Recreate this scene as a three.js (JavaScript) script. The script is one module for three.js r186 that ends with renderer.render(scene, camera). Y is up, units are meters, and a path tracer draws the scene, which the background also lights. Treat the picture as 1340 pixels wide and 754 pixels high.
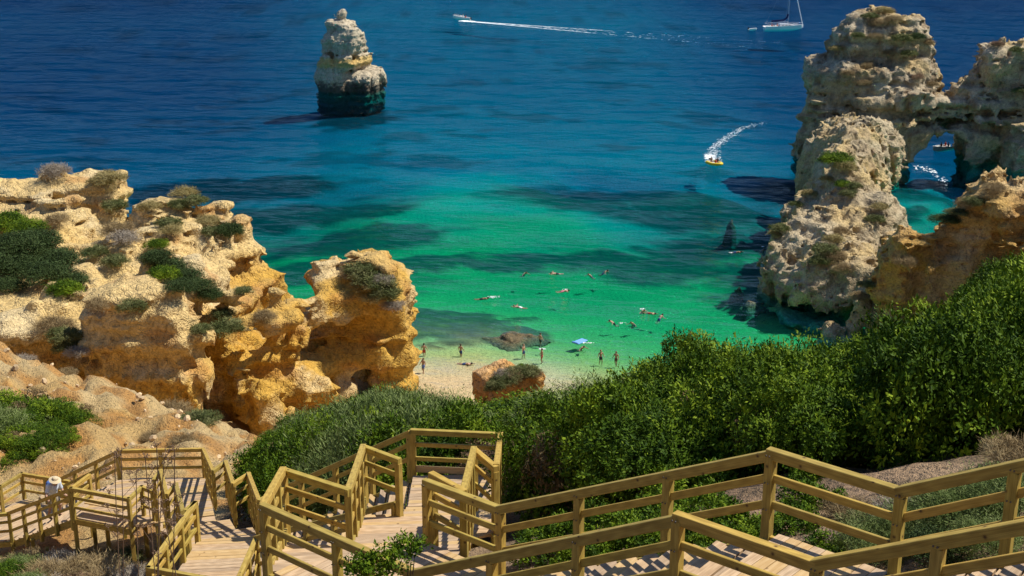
import * as THREE from 'three';
import { mergeGeometries } from 'three/addons/utils/BufferGeometryUtils.js';
import { createNoise2D, createNoise3D } from 'simplex-noise';

// ---------------------------------------------------------------- camera, sky, sun, exposure
const CAM_Y = 52, PITCH = 17.5 * Math.PI / 180, FOCAL = 1800;      // focal length in pixels of the 1340 x 754 photograph
const scene = new THREE.Scene();
const camera = new THREE.PerspectiveCamera(2 * Math.atan(377 / FOCAL) * 180 / Math.PI, 1340 / 754, 0.5, 9000);
camera.position.set(0, CAM_Y, 0);
camera.rotation.set(-PITCH, 0, 0);

const SUN = new THREE.Vector3(0.54, 0.835, -0.09).normalize();
// clear deep-blue summer sky, a little paler towards the horizon and round the sun
{
  const w = 256, h = 128, d = new Float32Array(w * h * 4);
  for (let j = 0; j < h; j++) for (let i = 0; i < w; i++) {
    const el = ((j + .5) / h - .5) * Math.PI, az = ((i + .5) / w - .5) * 2 * Math.PI, y = Math.sin(el);
    const cs = Math.max(0, Math.cos(el) * Math.cos(az) * SUN.x + y * SUN.y + Math.cos(el) * Math.sin(az) * SUN.z);
    const k = Math.pow(1 - Math.max(0, y), 3.2), glow = .35 * Math.pow(cs, 8) + .12 * Math.pow(cs, 2), o = (j * w + i) * 4;
    d[o] = .10 + .26 * k + glow; d[o + 1] = .26 + .36 * k + glow; d[o + 2] = .66 + .30 * k + glow; d[o + 3] = 1;
  }
  const t = new THREE.DataTexture(d, w, h, THREE.RGBAFormat, THREE.FloatType);
  t.mapping = THREE.EquirectangularReflectionMapping; t.magFilter = t.minFilter = THREE.LinearFilter; t.needsUpdate = true;
  scene.background = t; scene.environment = t;
  scene.backgroundIntensity = scene.environmentIntensity = .46;
}

const sun = new THREE.DirectionalLight(new THREE.Color(1.0, 0.95, 0.85), 4.7);
sun.position.copy(SUN).multiplyScalar(400).add(new THREE.Vector3(0, 0, -120));
sun.target.position.set(0, 0, -120);
sun.castShadow = true;
sun.shadow.mapSize.set(4096, 4096);
Object.assign(sun.shadow.camera, { left: -220, right: 220, top: 260, bottom: -260, near: 10, far: 900 });
scene.add(sun, sun.target);

const renderer = new THREE.WebGLRenderer({ antialias: true });
renderer.toneMapping = THREE.LinearToneMapping;
renderer.toneMappingExposure = 1.2;
renderer.shadowMap.enabled = true;

// ---------------------------------------------------------------- helpers
function rng(seed) { let a = seed >>> 0; return () => { a = (a + 0x6D2B79F5) | 0; let t = Math.imul(a ^ (a >>> 15), 1 | a); t = (t + Math.imul(t ^ (t >>> 7), 61 | t)) ^ t; return ((t ^ (t >>> 14)) >>> 0) / 4294967296; }; }
const n3 = createNoise3D(rng(11)), n3b = createNoise3D(rng(29)), n2 = createNoise2D(rng(5)), n2b = createNoise2D(rng(71));
const clamp = (x, a = 0, b = 1) => Math.min(b, Math.max(a, x));
const mix = (a, b, t) => a + (b - a) * t;
const sstep = (a, b, x) => { const t = clamp((x - a) / (b - a)); return t * t * (3 - 2 * t); };
const mix3 = (a, b, t) => [mix(a[0], b[0], t), mix(a[1], b[1], t), mix(a[2], b[2], t)];
const V = (x, y, z) => new THREE.Vector3(x, y, z);
const ct = Math.cos(PITCH), st = Math.sin(PITCH);
// direction in which a pixel of the photograph lies; the distance comes from the altitude or the depth of what it touches
function ray(u, v) { const x = (u - 670) / FOCAL, y = (377 - v) / FOCAL; return V(x, y * ct - st, -(ct + y * st)); }
function onLevel(u, v, alt) { const d = ray(u, v); return d.multiplyScalar((alt - CAM_Y) / d.y).add(V(0, CAM_Y, 0)); }
function atZ(u, v, z) { const d = ray(u, v); return d.multiplyScalar(z / d.z).add(V(0, CAM_Y, 0)); }

const used = new Map();
function numbered(name) { const n = used.get(name) ?? 0; used.set(name, n + 1); return n ? name + '_' + String(n).padStart(3, '0') : name; }
function tag(o, label, category, group, kind) {
  if (label) o.userData.label = label;
  if (category) o.userData.category = category;
  if (group) o.userData.group = group;
  if (kind) o.userData.kind = kind;
  return o;
}
function shadows(o) { o.castShadow = true; o.receiveShadow = true; return o; }
function thing(name, label, category, pos = V(0, 0, 0), group) {
  const o = new THREE.Group(); o.name = numbered(name); o.position.copy(pos); scene.add(o);
  return tag(o, label, category, group);
}
function part(name, geometry, material, parent) {
  const m = shadows(new THREE.Mesh(geometry, material)); m.name = name; parent.add(m); return m;
}
function structure(name, geometry, material, label) {
  const m = shadows(new THREE.Mesh(geometry, material)); m.name = numbered(name); scene.add(m);
  return tag(m, label, null, null, 'structure');
}

function dataTexture(w, h, fill, srgb = false, repeat = true) {
  const d = new Uint8Array(w * h * 4);
  for (let y = 0; y < h; y++) for (let x = 0; x < w; x++) {
    const c = fill(x / w, y / h, x, y), i = (y * w + x) * 4;
    d[i] = clamp(c[0]) * 255; d[i + 1] = clamp(c[1]) * 255; d[i + 2] = clamp(c[2]) * 255; d[i + 3] = 255;
  }
  const t = new THREE.DataTexture(d, w, h);
  t.magFilter = THREE.LinearFilter; t.minFilter = THREE.LinearMipmapLinearFilter; t.generateMipmaps = true;
  if (repeat) t.wrapS = t.wrapT = THREE.RepeatWrapping;
  if (srgb) t.colorSpace = THREE.SRGBColorSpace;
  t.needsUpdate = true;
  return t;
}
// noise that tiles over 0..1 with period p
function tileNoise(noise, u, v, p, off = 0) {
  const a = u * 2 * Math.PI, b = v * 2 * Math.PI, r = p / (2 * Math.PI);
  // blend of four shifted samples keeps this cheap and tileable
  const f = (x, y) => noise(x * p + off, y * p - off), s = (t) => t * t * (3 - 2 * t);
  const w = s(u), q = s(v);
  return (f(u, v) * (1 - w) * (1 - q) + f(u - 1, v) * w * (1 - q) + f(u, v - 1) * (1 - w) * q + f(u - 1, v - 1) * w * q) / Math.sqrt((w * w + (1 - w) ** 2) * (q * q + (1 - q) ** 2));
}

// ---------------------------------------------------------------- the sea: seabed, body of water, rippled surface
// depth of the seabed below the water (negative: dry beach)
const reefAndReflectionBlobs = [ // pixel, half-width and half-depth in metres, height
  [600, 428, 7, 5, .45], [958, 290, 3.5, 4, 1.4], [980, 393, 3.6, 3, 1.4], [461, 130, 9, 12, 0], [665, 440, 3.2, 2.2, .5], [560, 412, 4, 4, .4], [640, 414, 5, 3, .4], [555, 448, 3, 1.6, .2], [590, 452, 3.2, 1.6, .2], [665, 438, 2.4, 1.5, .4], [690, 452, 1.2, .8, .2],  // the flat entry is dark colour added round the stack foot for its reflection
  [985, 395, 4.5, 4, 1.0], [1030, 375, 9, 9, .7], [1000, 345, 7, 6, .3], [950, 300, 12, 10, .3], [855, 330, 12, 9, .3], [800, 322, 9, 6, .2], [1060, 300, 10, 16, .4], [900, 250, 16, 12, .1],
  [1180, 235, 8, 6, .4], [1240, 240, 8, 5, .3], [1150, 262, 6, 8, .4],
  [450, 300, 14, 7, .2], [480, 290, 12, 6, .2], [700, 320, 9, 5, .2], [380, 250, 20, 10, .1], [470, 255, 10, 6, .1], [330, 210, 16, 8, .1], [250, 205, 14, 8, .1], [790, 235, 18, 14, .1],
  [560, 330, 10, 3.5, .15], [440, 330, 9, 4, .2], [395, 345, 8, 5, .2], [660, 335, 7, 3, .1], [1090, 215, 14, 14, .3],
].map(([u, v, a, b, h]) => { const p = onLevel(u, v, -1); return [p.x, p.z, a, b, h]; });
const shoreZ = (x) => -130 + (x > -4 ? Math.min(10, .55 * (x + 4)) : 0) + 0.9 * n2(x * 0.06, 3.1);
function reef(x, z) {
  let r = 0, h = 0;
  const wx = x + 3.2 * n2(x * .11, z * .11) + 1.1 * n2b(x * .37, z * .37), wz = z + 2.6 * n2b(x * .11 + 9, z * .11) + 1.0 * n2(x * .37, z * .37 + 4);
  for (const [bx, bz, a, b, k] of reefAndReflectionBlobs) {
    const dx = (wx - bx) / a, dz = (wz - bz) / b, q = dx * dx + dz * dz;
    if (q < 1.7) { const w = 1 - sstep(0.45, 1.6, q); r = Math.max(r, w); h = Math.max(h, w * k); }
  }
  return [r, h];
}
// hollows (+) and sand bars (-) in the floor: pixel, half-sizes in metres, metres of depth
const deeps = [[1185, 262, 13, 26, -3.4], [1230, 235, 12, 16, -2.6], [590, 250, 26, 30, -.9], [660, 285, 18, 16, -.6], [500, 300, 12, 10, -.5], [450, 240, 26, 20, 1.8], [330, 300, 20, 22, 1.6], [780, 225, 24, 22, 1.8], [870, 320, 18, 12, 1.3], [960, 300, 14, 18, 1.5], [700, 330, 12, 8, .6], [870, 250, 16, 12, -.8], [930, 340, 10, 8, -.5], [560, 200, 24, 20, .9], [100, 250, 40, 40, 2], [1010, 250, 14, 30, 1.6], [560, 350, 10, 6, -.6], [820, 270, 14, 8, -.9]].map(([u, v, a, b, k]) => { const p = onLevel(u, v, -3); return [p.x, p.z, a, b, k]; });
const DEPTHS = [[-30, -3.2], [-8, -0.9], [0, 0], [8, 0.17], [13, 0.42], [19, 0.9], [26, 1.5], [40, 2.5], [68, 3.0], [90, 3.6], [120, 4.6], [160, 5.3], [220, 5.5], [370, 3.9], [900, 3.6], [4000, 6]];
function bedDepth(x, z) {
  const s = shoreZ(x) - z + 5 * n2(x * .03, z * .03) * sstep(10, 60, shoreZ(x) - z);
  let i = 0;
  while (i < DEPTHS.length - 2 && s > DEPTHS[i + 1][0]) i++;
  const [s0, d0] = DEPTHS[i], [s1, d1] = DEPTHS[i + 1];
  const d = mix(d0, d1, clamp((s - s0) / (s1 - s0), -1, 1));
  // the sandy tongue that reaches out from the beach is shallower than the ground on either side of it
  const side = Math.abs(x - 8 + 0.05 * (s - 40)) / (34 + 0.12 * s);
  let extra = 0;
  for (const [bx, bz, a, b, k] of deeps) { const dx = (x - bx + 6 * n2(x * .04, z * .05)) / a, dz = (z - bz + 6 * n2b(x * .04, z * .05)) / b, q = dx * dx + dz * dz; if (q < 1) extra += k * (1 - q) * (1 - q); }
  return extra * sstep(2, 20, s) + d * (1 + (0.55 * sstep(0.5, 1.4, side)) * sstep(20, 70, s)) + .25 * n2b(x * .05, z * .05) * sstep(10, 50, s);
}
const graded = (lo, hi, a, b, step, grow) => { // fine between a and b, coarser outside
  const out = []; for (let x = a; x <= b; x += step) out.push(x);
  for (let x = b, s = step; x < hi;) { s *= grow; x = Math.min(hi, x + s); out.push(x); }
  for (let x = a, s = step; x > lo;) { s *= grow; x = Math.max(lo, x - s); out.unshift(x); }
  return out;
};
function sheet(xs, zs, height, color) {
  const nx = xs.length, nz = zs.length, pos = new Float32Array(nx * nz * 3), uv = new Float32Array(nx * nz * 2), col = color && new Float32Array(nx * nz * 3), idx = [];
  for (let j = 0; j < nz; j++) for (let i = 0; i < nx; i++) {
    const k = j * nx + i, y = height(xs[i], zs[j]);
    pos[k * 3] = xs[i]; pos[k * 3 + 1] = y; pos[k * 3 + 2] = zs[j]; uv[k * 2] = xs[i]; uv[k * 2 + 1] = zs[j];
    if (col) { const c = color(xs[i], zs[j], y); col[k * 3] = c[0]; col[k * 3 + 1] = c[1]; col[k * 3 + 2] = c[2]; }
    if (i && j) idx.push(k - nx - 1, k - 1, k, k - nx - 1, k, k - nx);
  }
  const g = new THREE.BufferGeometry();
  g.setAttribute('position', new THREE.BufferAttribute(pos, 3)); g.setAttribute('uv', new THREE.BufferAttribute(uv, 2));
  if (col) g.setAttribute('color', new THREE.BufferAttribute(col, 3));
  g.setIndex(idx); g.computeVertexNormals();
  if (g.attributes.normal.getY(Math.floor(nx * nz / 2)) < 0) { for (let i = 0; i < idx.length; i += 3) { const t = idx[i + 1]; idx[i + 1] = idx[i + 2]; idx[i + 2] = t; } g.setIndex(idx); g.computeVertexNormals(); }
  return g;
}
const scaled = (t, metres, turn = 0) => { const c = t.clone(); c.repeat.set(1 / metres, 1 / metres); c.rotation = turn; c.needsUpdate = true; return c; };

const grainTex = dataTexture(512, 512, (u, v) => { // relief: coarse to fine, tiles
  const h = 0.5 + .26 * tileNoise(n2, u, v, 5) + .16 * tileNoise(n2b, u, v, 13, 7) + .12 * tileNoise(n2, u, v, 37, 3) + .10 * tileNoise(n2b, u, v, 90, 1);
  return [h, h, h];
});
const speckTex = dataTexture(512, 512, (u, v) => { // multiplies a colour: small pits and grains
  const a = tileNoise(n2b, u, v, 9, 2), b = tileNoise(n2, u, v, 28, 5), c = tileNoise(n2b, u, v, 80, 8);
  const p = sstep(.35, .8, tileNoise(n2, u, v, 22, 31)) * .28;
  const h = .90 + .05 * a + .06 * b + .07 * c - p;
  return [h, h * .995, h * .98];
}, true);

const sandMat = new THREE.MeshStandardMaterial({ vertexColors: true, roughness: .95, map: scaled(speckTex, 7), bumpMap: scaled(grainTex, 3.5), bumpScale: .05 });
{
  const xs = graded(-1500, 1500, -95, 130, 1.1, 1.12), zs = graded(-2600, -96, -330, -108, 1.0, 1.1);
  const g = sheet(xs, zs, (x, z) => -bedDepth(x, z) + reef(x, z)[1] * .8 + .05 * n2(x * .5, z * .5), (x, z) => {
    const [r] = reef(x, z), p = .5 + .5 * n2(x * .045 + 3, z * .045), q = n2b(x * .21, z * .21);
    const off = shoreZ(x) - z + 9 * n2(x * .05, z * .05), green = sstep(5, 22, off), pale = sstep(55, 130, off);
    let c = mix3(mix3([.66, .50, .27], [.52, .46, .115], green), [.50, .50, .42], pale);
    c = c.map((k, i) => k * (1 + (.05 - .02 * i) * (p - .5)));
    c = c.map((k) => k * (1 + .06 * q));
    const weed = clamp(r + .35 * (n2(x * .6, z * .6) * .6 + n2b(x * 1.5, z * 1.5) * .4) * r);  // weed cover, plus the dark reflection patch painted at the stack
    // loose weed and stones in patches over the deeper floor
    const loose = sstep(.42, .75, n2(x * .02 + 7, z * .034) + .4 * n2b(x * .09, z * .12)) * sstep(12, 40, off) * .4;
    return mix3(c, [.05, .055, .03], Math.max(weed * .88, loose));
  });
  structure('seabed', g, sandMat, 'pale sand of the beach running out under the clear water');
}

// waves: a sum of directional sines on a tile
function waveTile(n, tile, lo, hi, count, spread, seed, steep) {
  const r = rng(seed), h = new Float32Array(n * n), waves = [];
  while (waves.length < count) {
    const len = lo * Math.pow(hi / lo, r()), dir = Math.PI / 2 + .12 + (r() + r() + r() - 1.5) * spread;
    const kx = Math.round(Math.cos(dir) * tile / len), kz = Math.round(Math.sin(dir) * tile / len);
    if (!kx && !kz) continue;
    const L = tile / Math.hypot(kx, kz);
    waves.push([kx, kz, r() * 6.283, L * steep * (.5 + r()) / Math.sqrt(count)]);
  }
  for (const [kx, kz, ph, amp] of waves) {
    const sx = new Float32Array(n), cx = new Float32Array(n);
    for (let i = 0; i < n; i++) { sx[i] = Math.sin(2 * Math.PI * kx * i / n + ph); cx[i] = Math.cos(2 * Math.PI * kx * i / n + ph); }
    for (let j = 0; j < n; j++) { const s = Math.sin(2 * Math.PI * kz * j / n) * amp, c = Math.cos(2 * Math.PI * kz * j / n) * amp; for (let i = 0; i < n; i++) h[j * n + i] += sx[i] * c + cx[i] * s; }
  }
  return h;
}
const SEA_N = 1024, SEA_TILE = 83;
const seaH = waveTile(SEA_N, SEA_TILE, .9, 22, 110, .75, 3, .075);
const seaNormal = dataTexture(SEA_N, SEA_N, (u, v, x, y) => {
  const at = (i, j) => seaH[((j + SEA_N) % SEA_N) * SEA_N + (i + SEA_N) % SEA_N], e = 2 * SEA_TILE / SEA_N;
  const gx = (at(x + 1, y) - at(x - 1, y)) / e, gy = (at(x, y + 1) - at(x, y - 1)) / e, l = Math.hypot(gx, gy, 1);
  return [.5 - .5 * gx / l, .5 - .5 * gy / l, .5 + .5 / l];
});
const FINE_N = 512, FINE_TILE = 11;
const fineH = waveTile(FINE_N, FINE_TILE, .18, 1.6, 60, .9, 8, .03);
let fineMax = 0; for (const k of fineH) fineMax = Math.max(fineMax, Math.abs(k));
const seaFine = dataTexture(FINE_N, FINE_N, (u, v, x, y) => { const k = .5 + .5 * fineH[y * FINE_N + x] / fineMax; return [k, k, k]; });
{
  const surface = new THREE.MeshPhysicalMaterial({ color: 0xffffff, roughness: .06, transmission: 1, thickness: 0, ior: 1.33, specularIntensity: .2,
    normalMap: scaled(seaNormal, SEA_TILE, .05), normalScale: new THREE.Vector2(1, 1), bumpMap: scaled(seaFine, FINE_TILE, .4), bumpScale: fineMax * 2 });
  surface.name = 'water surface';
  const g = sheet(graded(-1450, 1450, -120, 150, 18, 1.2), graded(-2500, -112, -420, -112, 18, 1.2), () => 0);
  structure('sea_surface', g, surface, 'rippled surface of the clear sea');
  // the water itself: red is lost first, then green, so its colour comes from how deep it is
  const water = new THREE.MeshPhysicalMaterial({ color: 0xffffff, roughness: 0, transmission: 1, thickness: 10, ior: 1.01, transparent: true, opacity: .02,
    attenuationColor: new THREE.Color().setRGB(Math.exp(-.45 * 5), Math.exp(-.044 * 5), Math.exp(-.0225 * 5)), attenuationDistance: 5 });
  water.name = 'clear sea water';
  const b = new THREE.BoxGeometry(2880, 60, 2380); b.translate(0, -30.05, -1302.5);
  const w = structure('sea_water', b, water, 'clear sea water, green over sand and blue where deep');
}

// ---------------------------------------------------------------- the hillside: a smooth surface through known ground points
const groundPts = [
  // x, z, altitude
  [0, 12, 51.5], [-25, 12, 50], [30, 12, 53], [0, 1, 50.2], [-12, -2, 48.5], [14, -2, 50.5], [30, -5, 51], [-30, -8, 46],
  [4, -7, 47.4], [8, -9, 47.2], [3, -10.5, 44.6], [5.5, -14.5, 44.2], [0, -13, 43.2], [-2, -17.2, 41.3], [0.8, -18.8, 41.9], [-4.5, -14, 42.6], [-5, -19, 40.6],
  [-1.2, -23, 39.6], [-1.2, -27.5, 37.9], [-3.6, -23, 39.2], [1, -23, 39.9], [-4, -28, 36.3], [-7, -29, 34.7], [-6.5, -25, 36.9], [-9.5, -27, 35], [-8.5, -34, 32.8], [-10, -38.5, 30.9],
  [-12, -41.5, 29.9], [-14.5, -38.2, 30.6], [-12, -36, 31.2], [-11, -31, 33.2], [-17, -44.5, 28.3], [-20, -44, 28.0], [-22, -38, 31], [-30, -36, 33], [-13, -45, 29.3], [-16, -48, 28.5],
  [8, -20, 43.0], [12, -18, 44.6], [4, -20.5, 42.2], [8, -24, 41.3], [1.5, -26, 38.9], [1.2, -30, 38.3], [4, -29.5, 39.3], [8, -29.5, 39.2], [11.5, -30, 39.0], [9.6, -36, 35.0], [13.4, -36, 36.6], [12, -45, 31.8], [16.8, -45, 34.0], [20, -45, 36.4], [22, -56, 33.5], [15, -57, 28.8], [20, -32, 42], [4, -36, 36], [16, -20, 45.2], [24, -24, 45.5],
  [2, -45, 31.2], [-5, -40, 31.4], [-5.5, -34, 33.4], [-10, -51, 28.0], [-3, -57, 26.9], [-9, -60, 24.6], [6, -62, 25], [16, -70, 24], [28, -68, 29], [40, -50, 40], [-5, -64, 23.5],
  [2, -80, 16], [11, -88, 16], [22, -95, 13], [34, -105, 11], [46, -92, 17], [28, -122, 4], [14, -112, 7], [3, -110, 4.6], [-3, -116, 2.4], [-13, -104, 3.5], [-14, -85, 10], [-21, -92, 8], [-23, -104, 4], [-7, -121, .9],
  [60, -120, 20], [60, -60, 38], [55, -20, 50], [-70, -20, 42], [-70, -60, 32], [-70, -95, 20], [-50, -78, 24], [-38, -60, 28], [-48, -92, 17], [-36, -97, 12.5], [-28, -97, 8.5], [-30, -86, 17.5], [-60, -125, 8], [-30, -125, 3],
  [-8, -136, -4], [20, -136, -4], [45, -140, 2], [-30, -140, -4],
];
for (const [u, v, z] of [[1300, 592, -19], [1180, 627, -18.6], [250, 562, -64], [150, 507, -76], [0, 452, -86], [285, 588, -54], [60, 600, -54], [180, 570, -56], [90, 540, -66], [0, 500, -72]]) { const p = atZ(u, v, z); groundPts.push([p.x, p.z, p.y]); }
const tps = (() => {
  const n = groundPts.length, N = n + 3, A = [], U = (r2) => r2 < 1e-9 ? 0 : r2 * Math.log(r2) * .5;
  for (let i = 0; i < n; i++) { const row = new Float64Array(N + 1), [x, z, h] = groundPts[i]; for (let j = 0; j < n; j++) row[j] = U((x - groundPts[j][0]) ** 2 + (z - groundPts[j][1]) ** 2) + (i === j ? 3 : 0); row[n] = 1; row[n + 1] = x; row[n + 2] = z; row[N] = h; A.push(row); }
  for (let k = 0; k < 3; k++) { const row = new Float64Array(N + 1); for (let j = 0; j < n; j++) row[j] = k === 0 ? 1 : groundPts[j][k - 1]; A.push(row); }
  for (let c = 0; c < N; c++) { let p = c; for (let r = c + 1; r < N; r++) if (Math.abs(A[r][c]) > Math.abs(A[p][c])) p = r; [A[c], A[p]] = [A[p], A[c]]; for (let r = c + 1; r < N; r++) { const f = A[r][c] / A[c][c]; if (f) for (let k = c; k <= N; k++) A[r][k] -= f * A[c][k]; } }
  const w = new Float64Array(N);
  for (let c = N - 1; c >= 0; c--) { let s = A[c][N]; for (let k = c + 1; k < N; k++) s -= A[c][k] * w[k]; w[c] = s / A[c][c]; }
  return (x, z) => { let s = w[n] + w[n + 1] * x + w[n + 2] * z; for (let j = 0; j < n; j++) s += w[j] * U((x - groundPts[j][0]) ** 2 + (z - groundPts[j][1]) ** 2); return s; };
})();
function ground(x, z) {
  const slope = sstep(-8, -13, x) * sstep(-46, -56, z), a = .14 + .95 * slope + .3 * sstep(-60, -80, z) * (1 - slope);
  // small ledges, lumps and runnels washed down the bare slope
  const run = Math.exp(-9 * Math.abs(n2(x * .30 + .02 * z, z * .045 + x * .02))), led = n2b(x * .10, z * .30), q = n2(x * .45, z * .45) * 2.5;
  return tps(x, z) + a * (.5 * n2(x * .13, z * .13) - .8 * run + .30 * led + .35 * (Math.floor(q) + sstep(.3, .7, q - Math.floor(q))) / 2.5) + .07 * n2b(x * .7, z * .7) + .05 * n2(x * 1.9, z * 1.9);
}
const soilMat = new THREE.MeshStandardMaterial({ vertexColors: true, roughness: 1, map: scaled(speckTex, 3.1), bumpMap: scaled(grainTex, 1.7), bumpScale: .12 });
{
  const xs = graded(-75, 65, -26, 20, .33, 1.05), zs = graded(-131, 12, -95, -12, .36, 1.06);
  const g = sheet(xs, zs, ground, (x, z) => {
    const a = .5 + .5 * n2(x * .09, z * .09), b = .5 + .5 * n2b(x * .35, z * .35), f = n2(x * 1.7, z * 1.7);
    const bare = sstep(-.25, .25, (-9.5 - x) * .22 + .5 * n2(x * .12 + 2, z * .12) + .3 * n2b(x * .5, z * .5));                                  // the open sandy slope by the gully
    let c = mix3([.44, .275, .165], [.52, .36, .21], a);
    const sandy = mix3(mix3([.70, .445, .155], [.77, .57, .285], a), [.64, .30, .065], sstep(.42, .75, b) * .8);
    c = mix3(c, sandy, bare);
    const litter = sstep(.45, .75, .5 + .5 * n2b(x * .5 + 3, z * .5) + .12 * f) * (1 - bare * .8);
    c = mix3(c, [.20, .135, .075], litter * .8);
    return c.map((k) => k * (1 + .10 * f));
  });
  structure('hillside', g, soilMat, 'dry sandy hillside under the stairs and bushes');
}

// ---------------------------------------------------------------- rock: implicit shapes meshed with surface nets
function surfaceNets(field, lo, hi, cell, coarse = null) {
  const nx = Math.ceil((hi[0] - lo[0]) / cell) + 1, ny = Math.ceil((hi[1] - lo[1]) / cell) + 1, nz = Math.ceil((hi[2] - lo[2]) / cell) + 1, sxy = nx * ny;
  const f = new Float32Array(nx * ny * nz);
  const B = 6, reach = 2.7 + B * cell * 1.15;                       // blocks far from the surface need no detail
  for (let kb = 0; kb < nz; kb += B) for (let jb = 0; jb < ny; jb += B) for (let ib = 0; ib < nx; ib += B) {
    const c = coarse ? coarse(lo[0] + (ib + B / 2) * cell, lo[1] + (jb + B / 2) * cell, lo[2] + (kb + B / 2) * cell) : 0, far = coarse && Math.abs(c) > reach * 1.25;
    for (let k = kb; k < Math.min(nz, kb + B); k++) for (let j = jb; j < Math.min(ny, jb + B); j++) for (let i = ib; i < Math.min(nx, ib + B); i++) f[k * sxy + j * nx + i] = far ? c : field(lo[0] + i * cell, lo[1] + j * cell, lo[2] + k * cell);
  }
  const id = new Int32Array(nx * ny * nz).fill(-1), pos = [], idx = [];
  const corners = [[0, 0, 0], [1, 0, 0], [0, 1, 0], [1, 1, 0], [0, 0, 1], [1, 0, 1], [0, 1, 1], [1, 1, 1]], edges = [[0, 1], [2, 3], [4, 5], [6, 7], [0, 2], [1, 3], [4, 6], [5, 7], [0, 4], [1, 5], [2, 6], [3, 7]];
  const val = new Float32Array(8);
  for (let k = 0; k < nz - 1; k++) for (let j = 0; j < ny - 1; j++) for (let i = 0; i < nx - 1; i++) {
    const b = k * sxy + j * nx + i; let m = 0;
    for (let c = 0; c < 8; c++) { val[c] = f[b + corners[c][0] + corners[c][1] * nx + corners[c][2] * sxy]; if (val[c] < 0) m |= 1 << c; }
    if (m === 0 || m === 255) continue;
    let x = 0, y = 0, z = 0, n = 0;
    for (const [p, q] of edges) if ((val[p] < 0) !== (val[q] < 0)) { const t = val[p] / (val[p] - val[q]), a = corners[p], c = corners[q]; x += a[0] + (c[0] - a[0]) * t; y += a[1] + (c[1] - a[1]) * t; z += a[2] + (c[2] - a[2]) * t; n++; }
    id[b] = pos.length / 3;
    pos.push(lo[0] + (i + x / n) * cell, lo[1] + (j + y / n) * cell, lo[2] + (k + z / n) * cell);
  }
  const quad = (a, b, c, d, flip) => { if (a < 0 || b < 0 || c < 0 || d < 0) return; if (flip) idx.push(a, c, b, a, d, c); else idx.push(a, b, c, a, c, d); };
  for (let k = 1; k < nz - 1; k++) for (let j = 1; j < ny - 1; j++) for (let i = 1; i < nx - 1; i++) {
    const b = k * sxy + j * nx + i, s = f[b] < 0;
    if (s !== (f[b + 1] < 0)) quad(id[b - nx - sxy], id[b - sxy], id[b], id[b - nx], !s);
    if (s !== (f[b + nx] < 0)) quad(id[b - 1 - sxy], id[b - 1], id[b], id[b - sxy], !s);
    if (s !== (f[b + sxy] < 0)) quad(id[b - 1 - nx], id[b - nx], id[b], id[b - 1], !s);
  }
  // loose crumbs that the relief cut off are dropped: only large pieces stay
  const n = pos.length / 3, up = new Int32Array(n).map((_, i) => i), find = (i) => { while (up[i] !== i) { up[i] = up[up[i]]; i = up[i]; } return i; }, size = new Map();
  for (let t = 0; t < idx.length; t += 3) { const a = find(idx[t]); up[find(idx[t + 1])] = a; up[find(idx[t + 2])] = find(a); }
  for (let i = 0; i < n; i++) { const r = find(i); size.set(r, (size.get(r) ?? 0) + 1); }
  let best = -1; for (const [r, k] of size) if (best < 0 || k > size.get(best)) best = r;
  const kept = []; for (let t = 0; t < idx.length; t += 3) if (size.get(find(idx[t])) > .06 * size.get(best)) kept.push(idx[t], idx[t + 1], idx[t + 2]);
  return { pos, idx: kept };
}
const smin = (a, b, k) => { const h = Math.max(k - Math.abs(a - b), 0) / k; return Math.min(a, b) - h * h * k * .25; };
const smax = (a, b, k) => -smin(-a, -b, k);
// a superellipsoid: 2 = round, 4 and more = blocky; turned about the vertical
const lump = (p, rx, ry, rz, e = 2.6, turn = 0) => ({ p, rx, ry, rz, e, c: Math.cos(turn), s: Math.sin(turn), m: Math.min(rx, ry, rz) });
function lumpD(l, x, y, z) {
  const dx = x - l.p.x, dz = z - l.p.z, a = Math.abs(dx * l.c + dz * l.s) / l.rx + 1e-6, b = Math.abs(y - l.p.y) / l.ry + 1e-6, c = Math.abs(-dx * l.s + dz * l.c) / l.rz + 1e-6;
  const A = Math.pow(a, l.e), B = Math.pow(b, l.e), C = Math.pow(c, l.e), f = Math.pow(A + B + C, 1 / l.e), k = f / (A + B + C); // f = 1 on the surface
  return (f - 1) / Math.max(Math.hypot(A / a / l.rx, B / b / l.ry, C / c / l.rz) * k, .02);                                   // divided by its slope: close to metres
}
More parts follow.
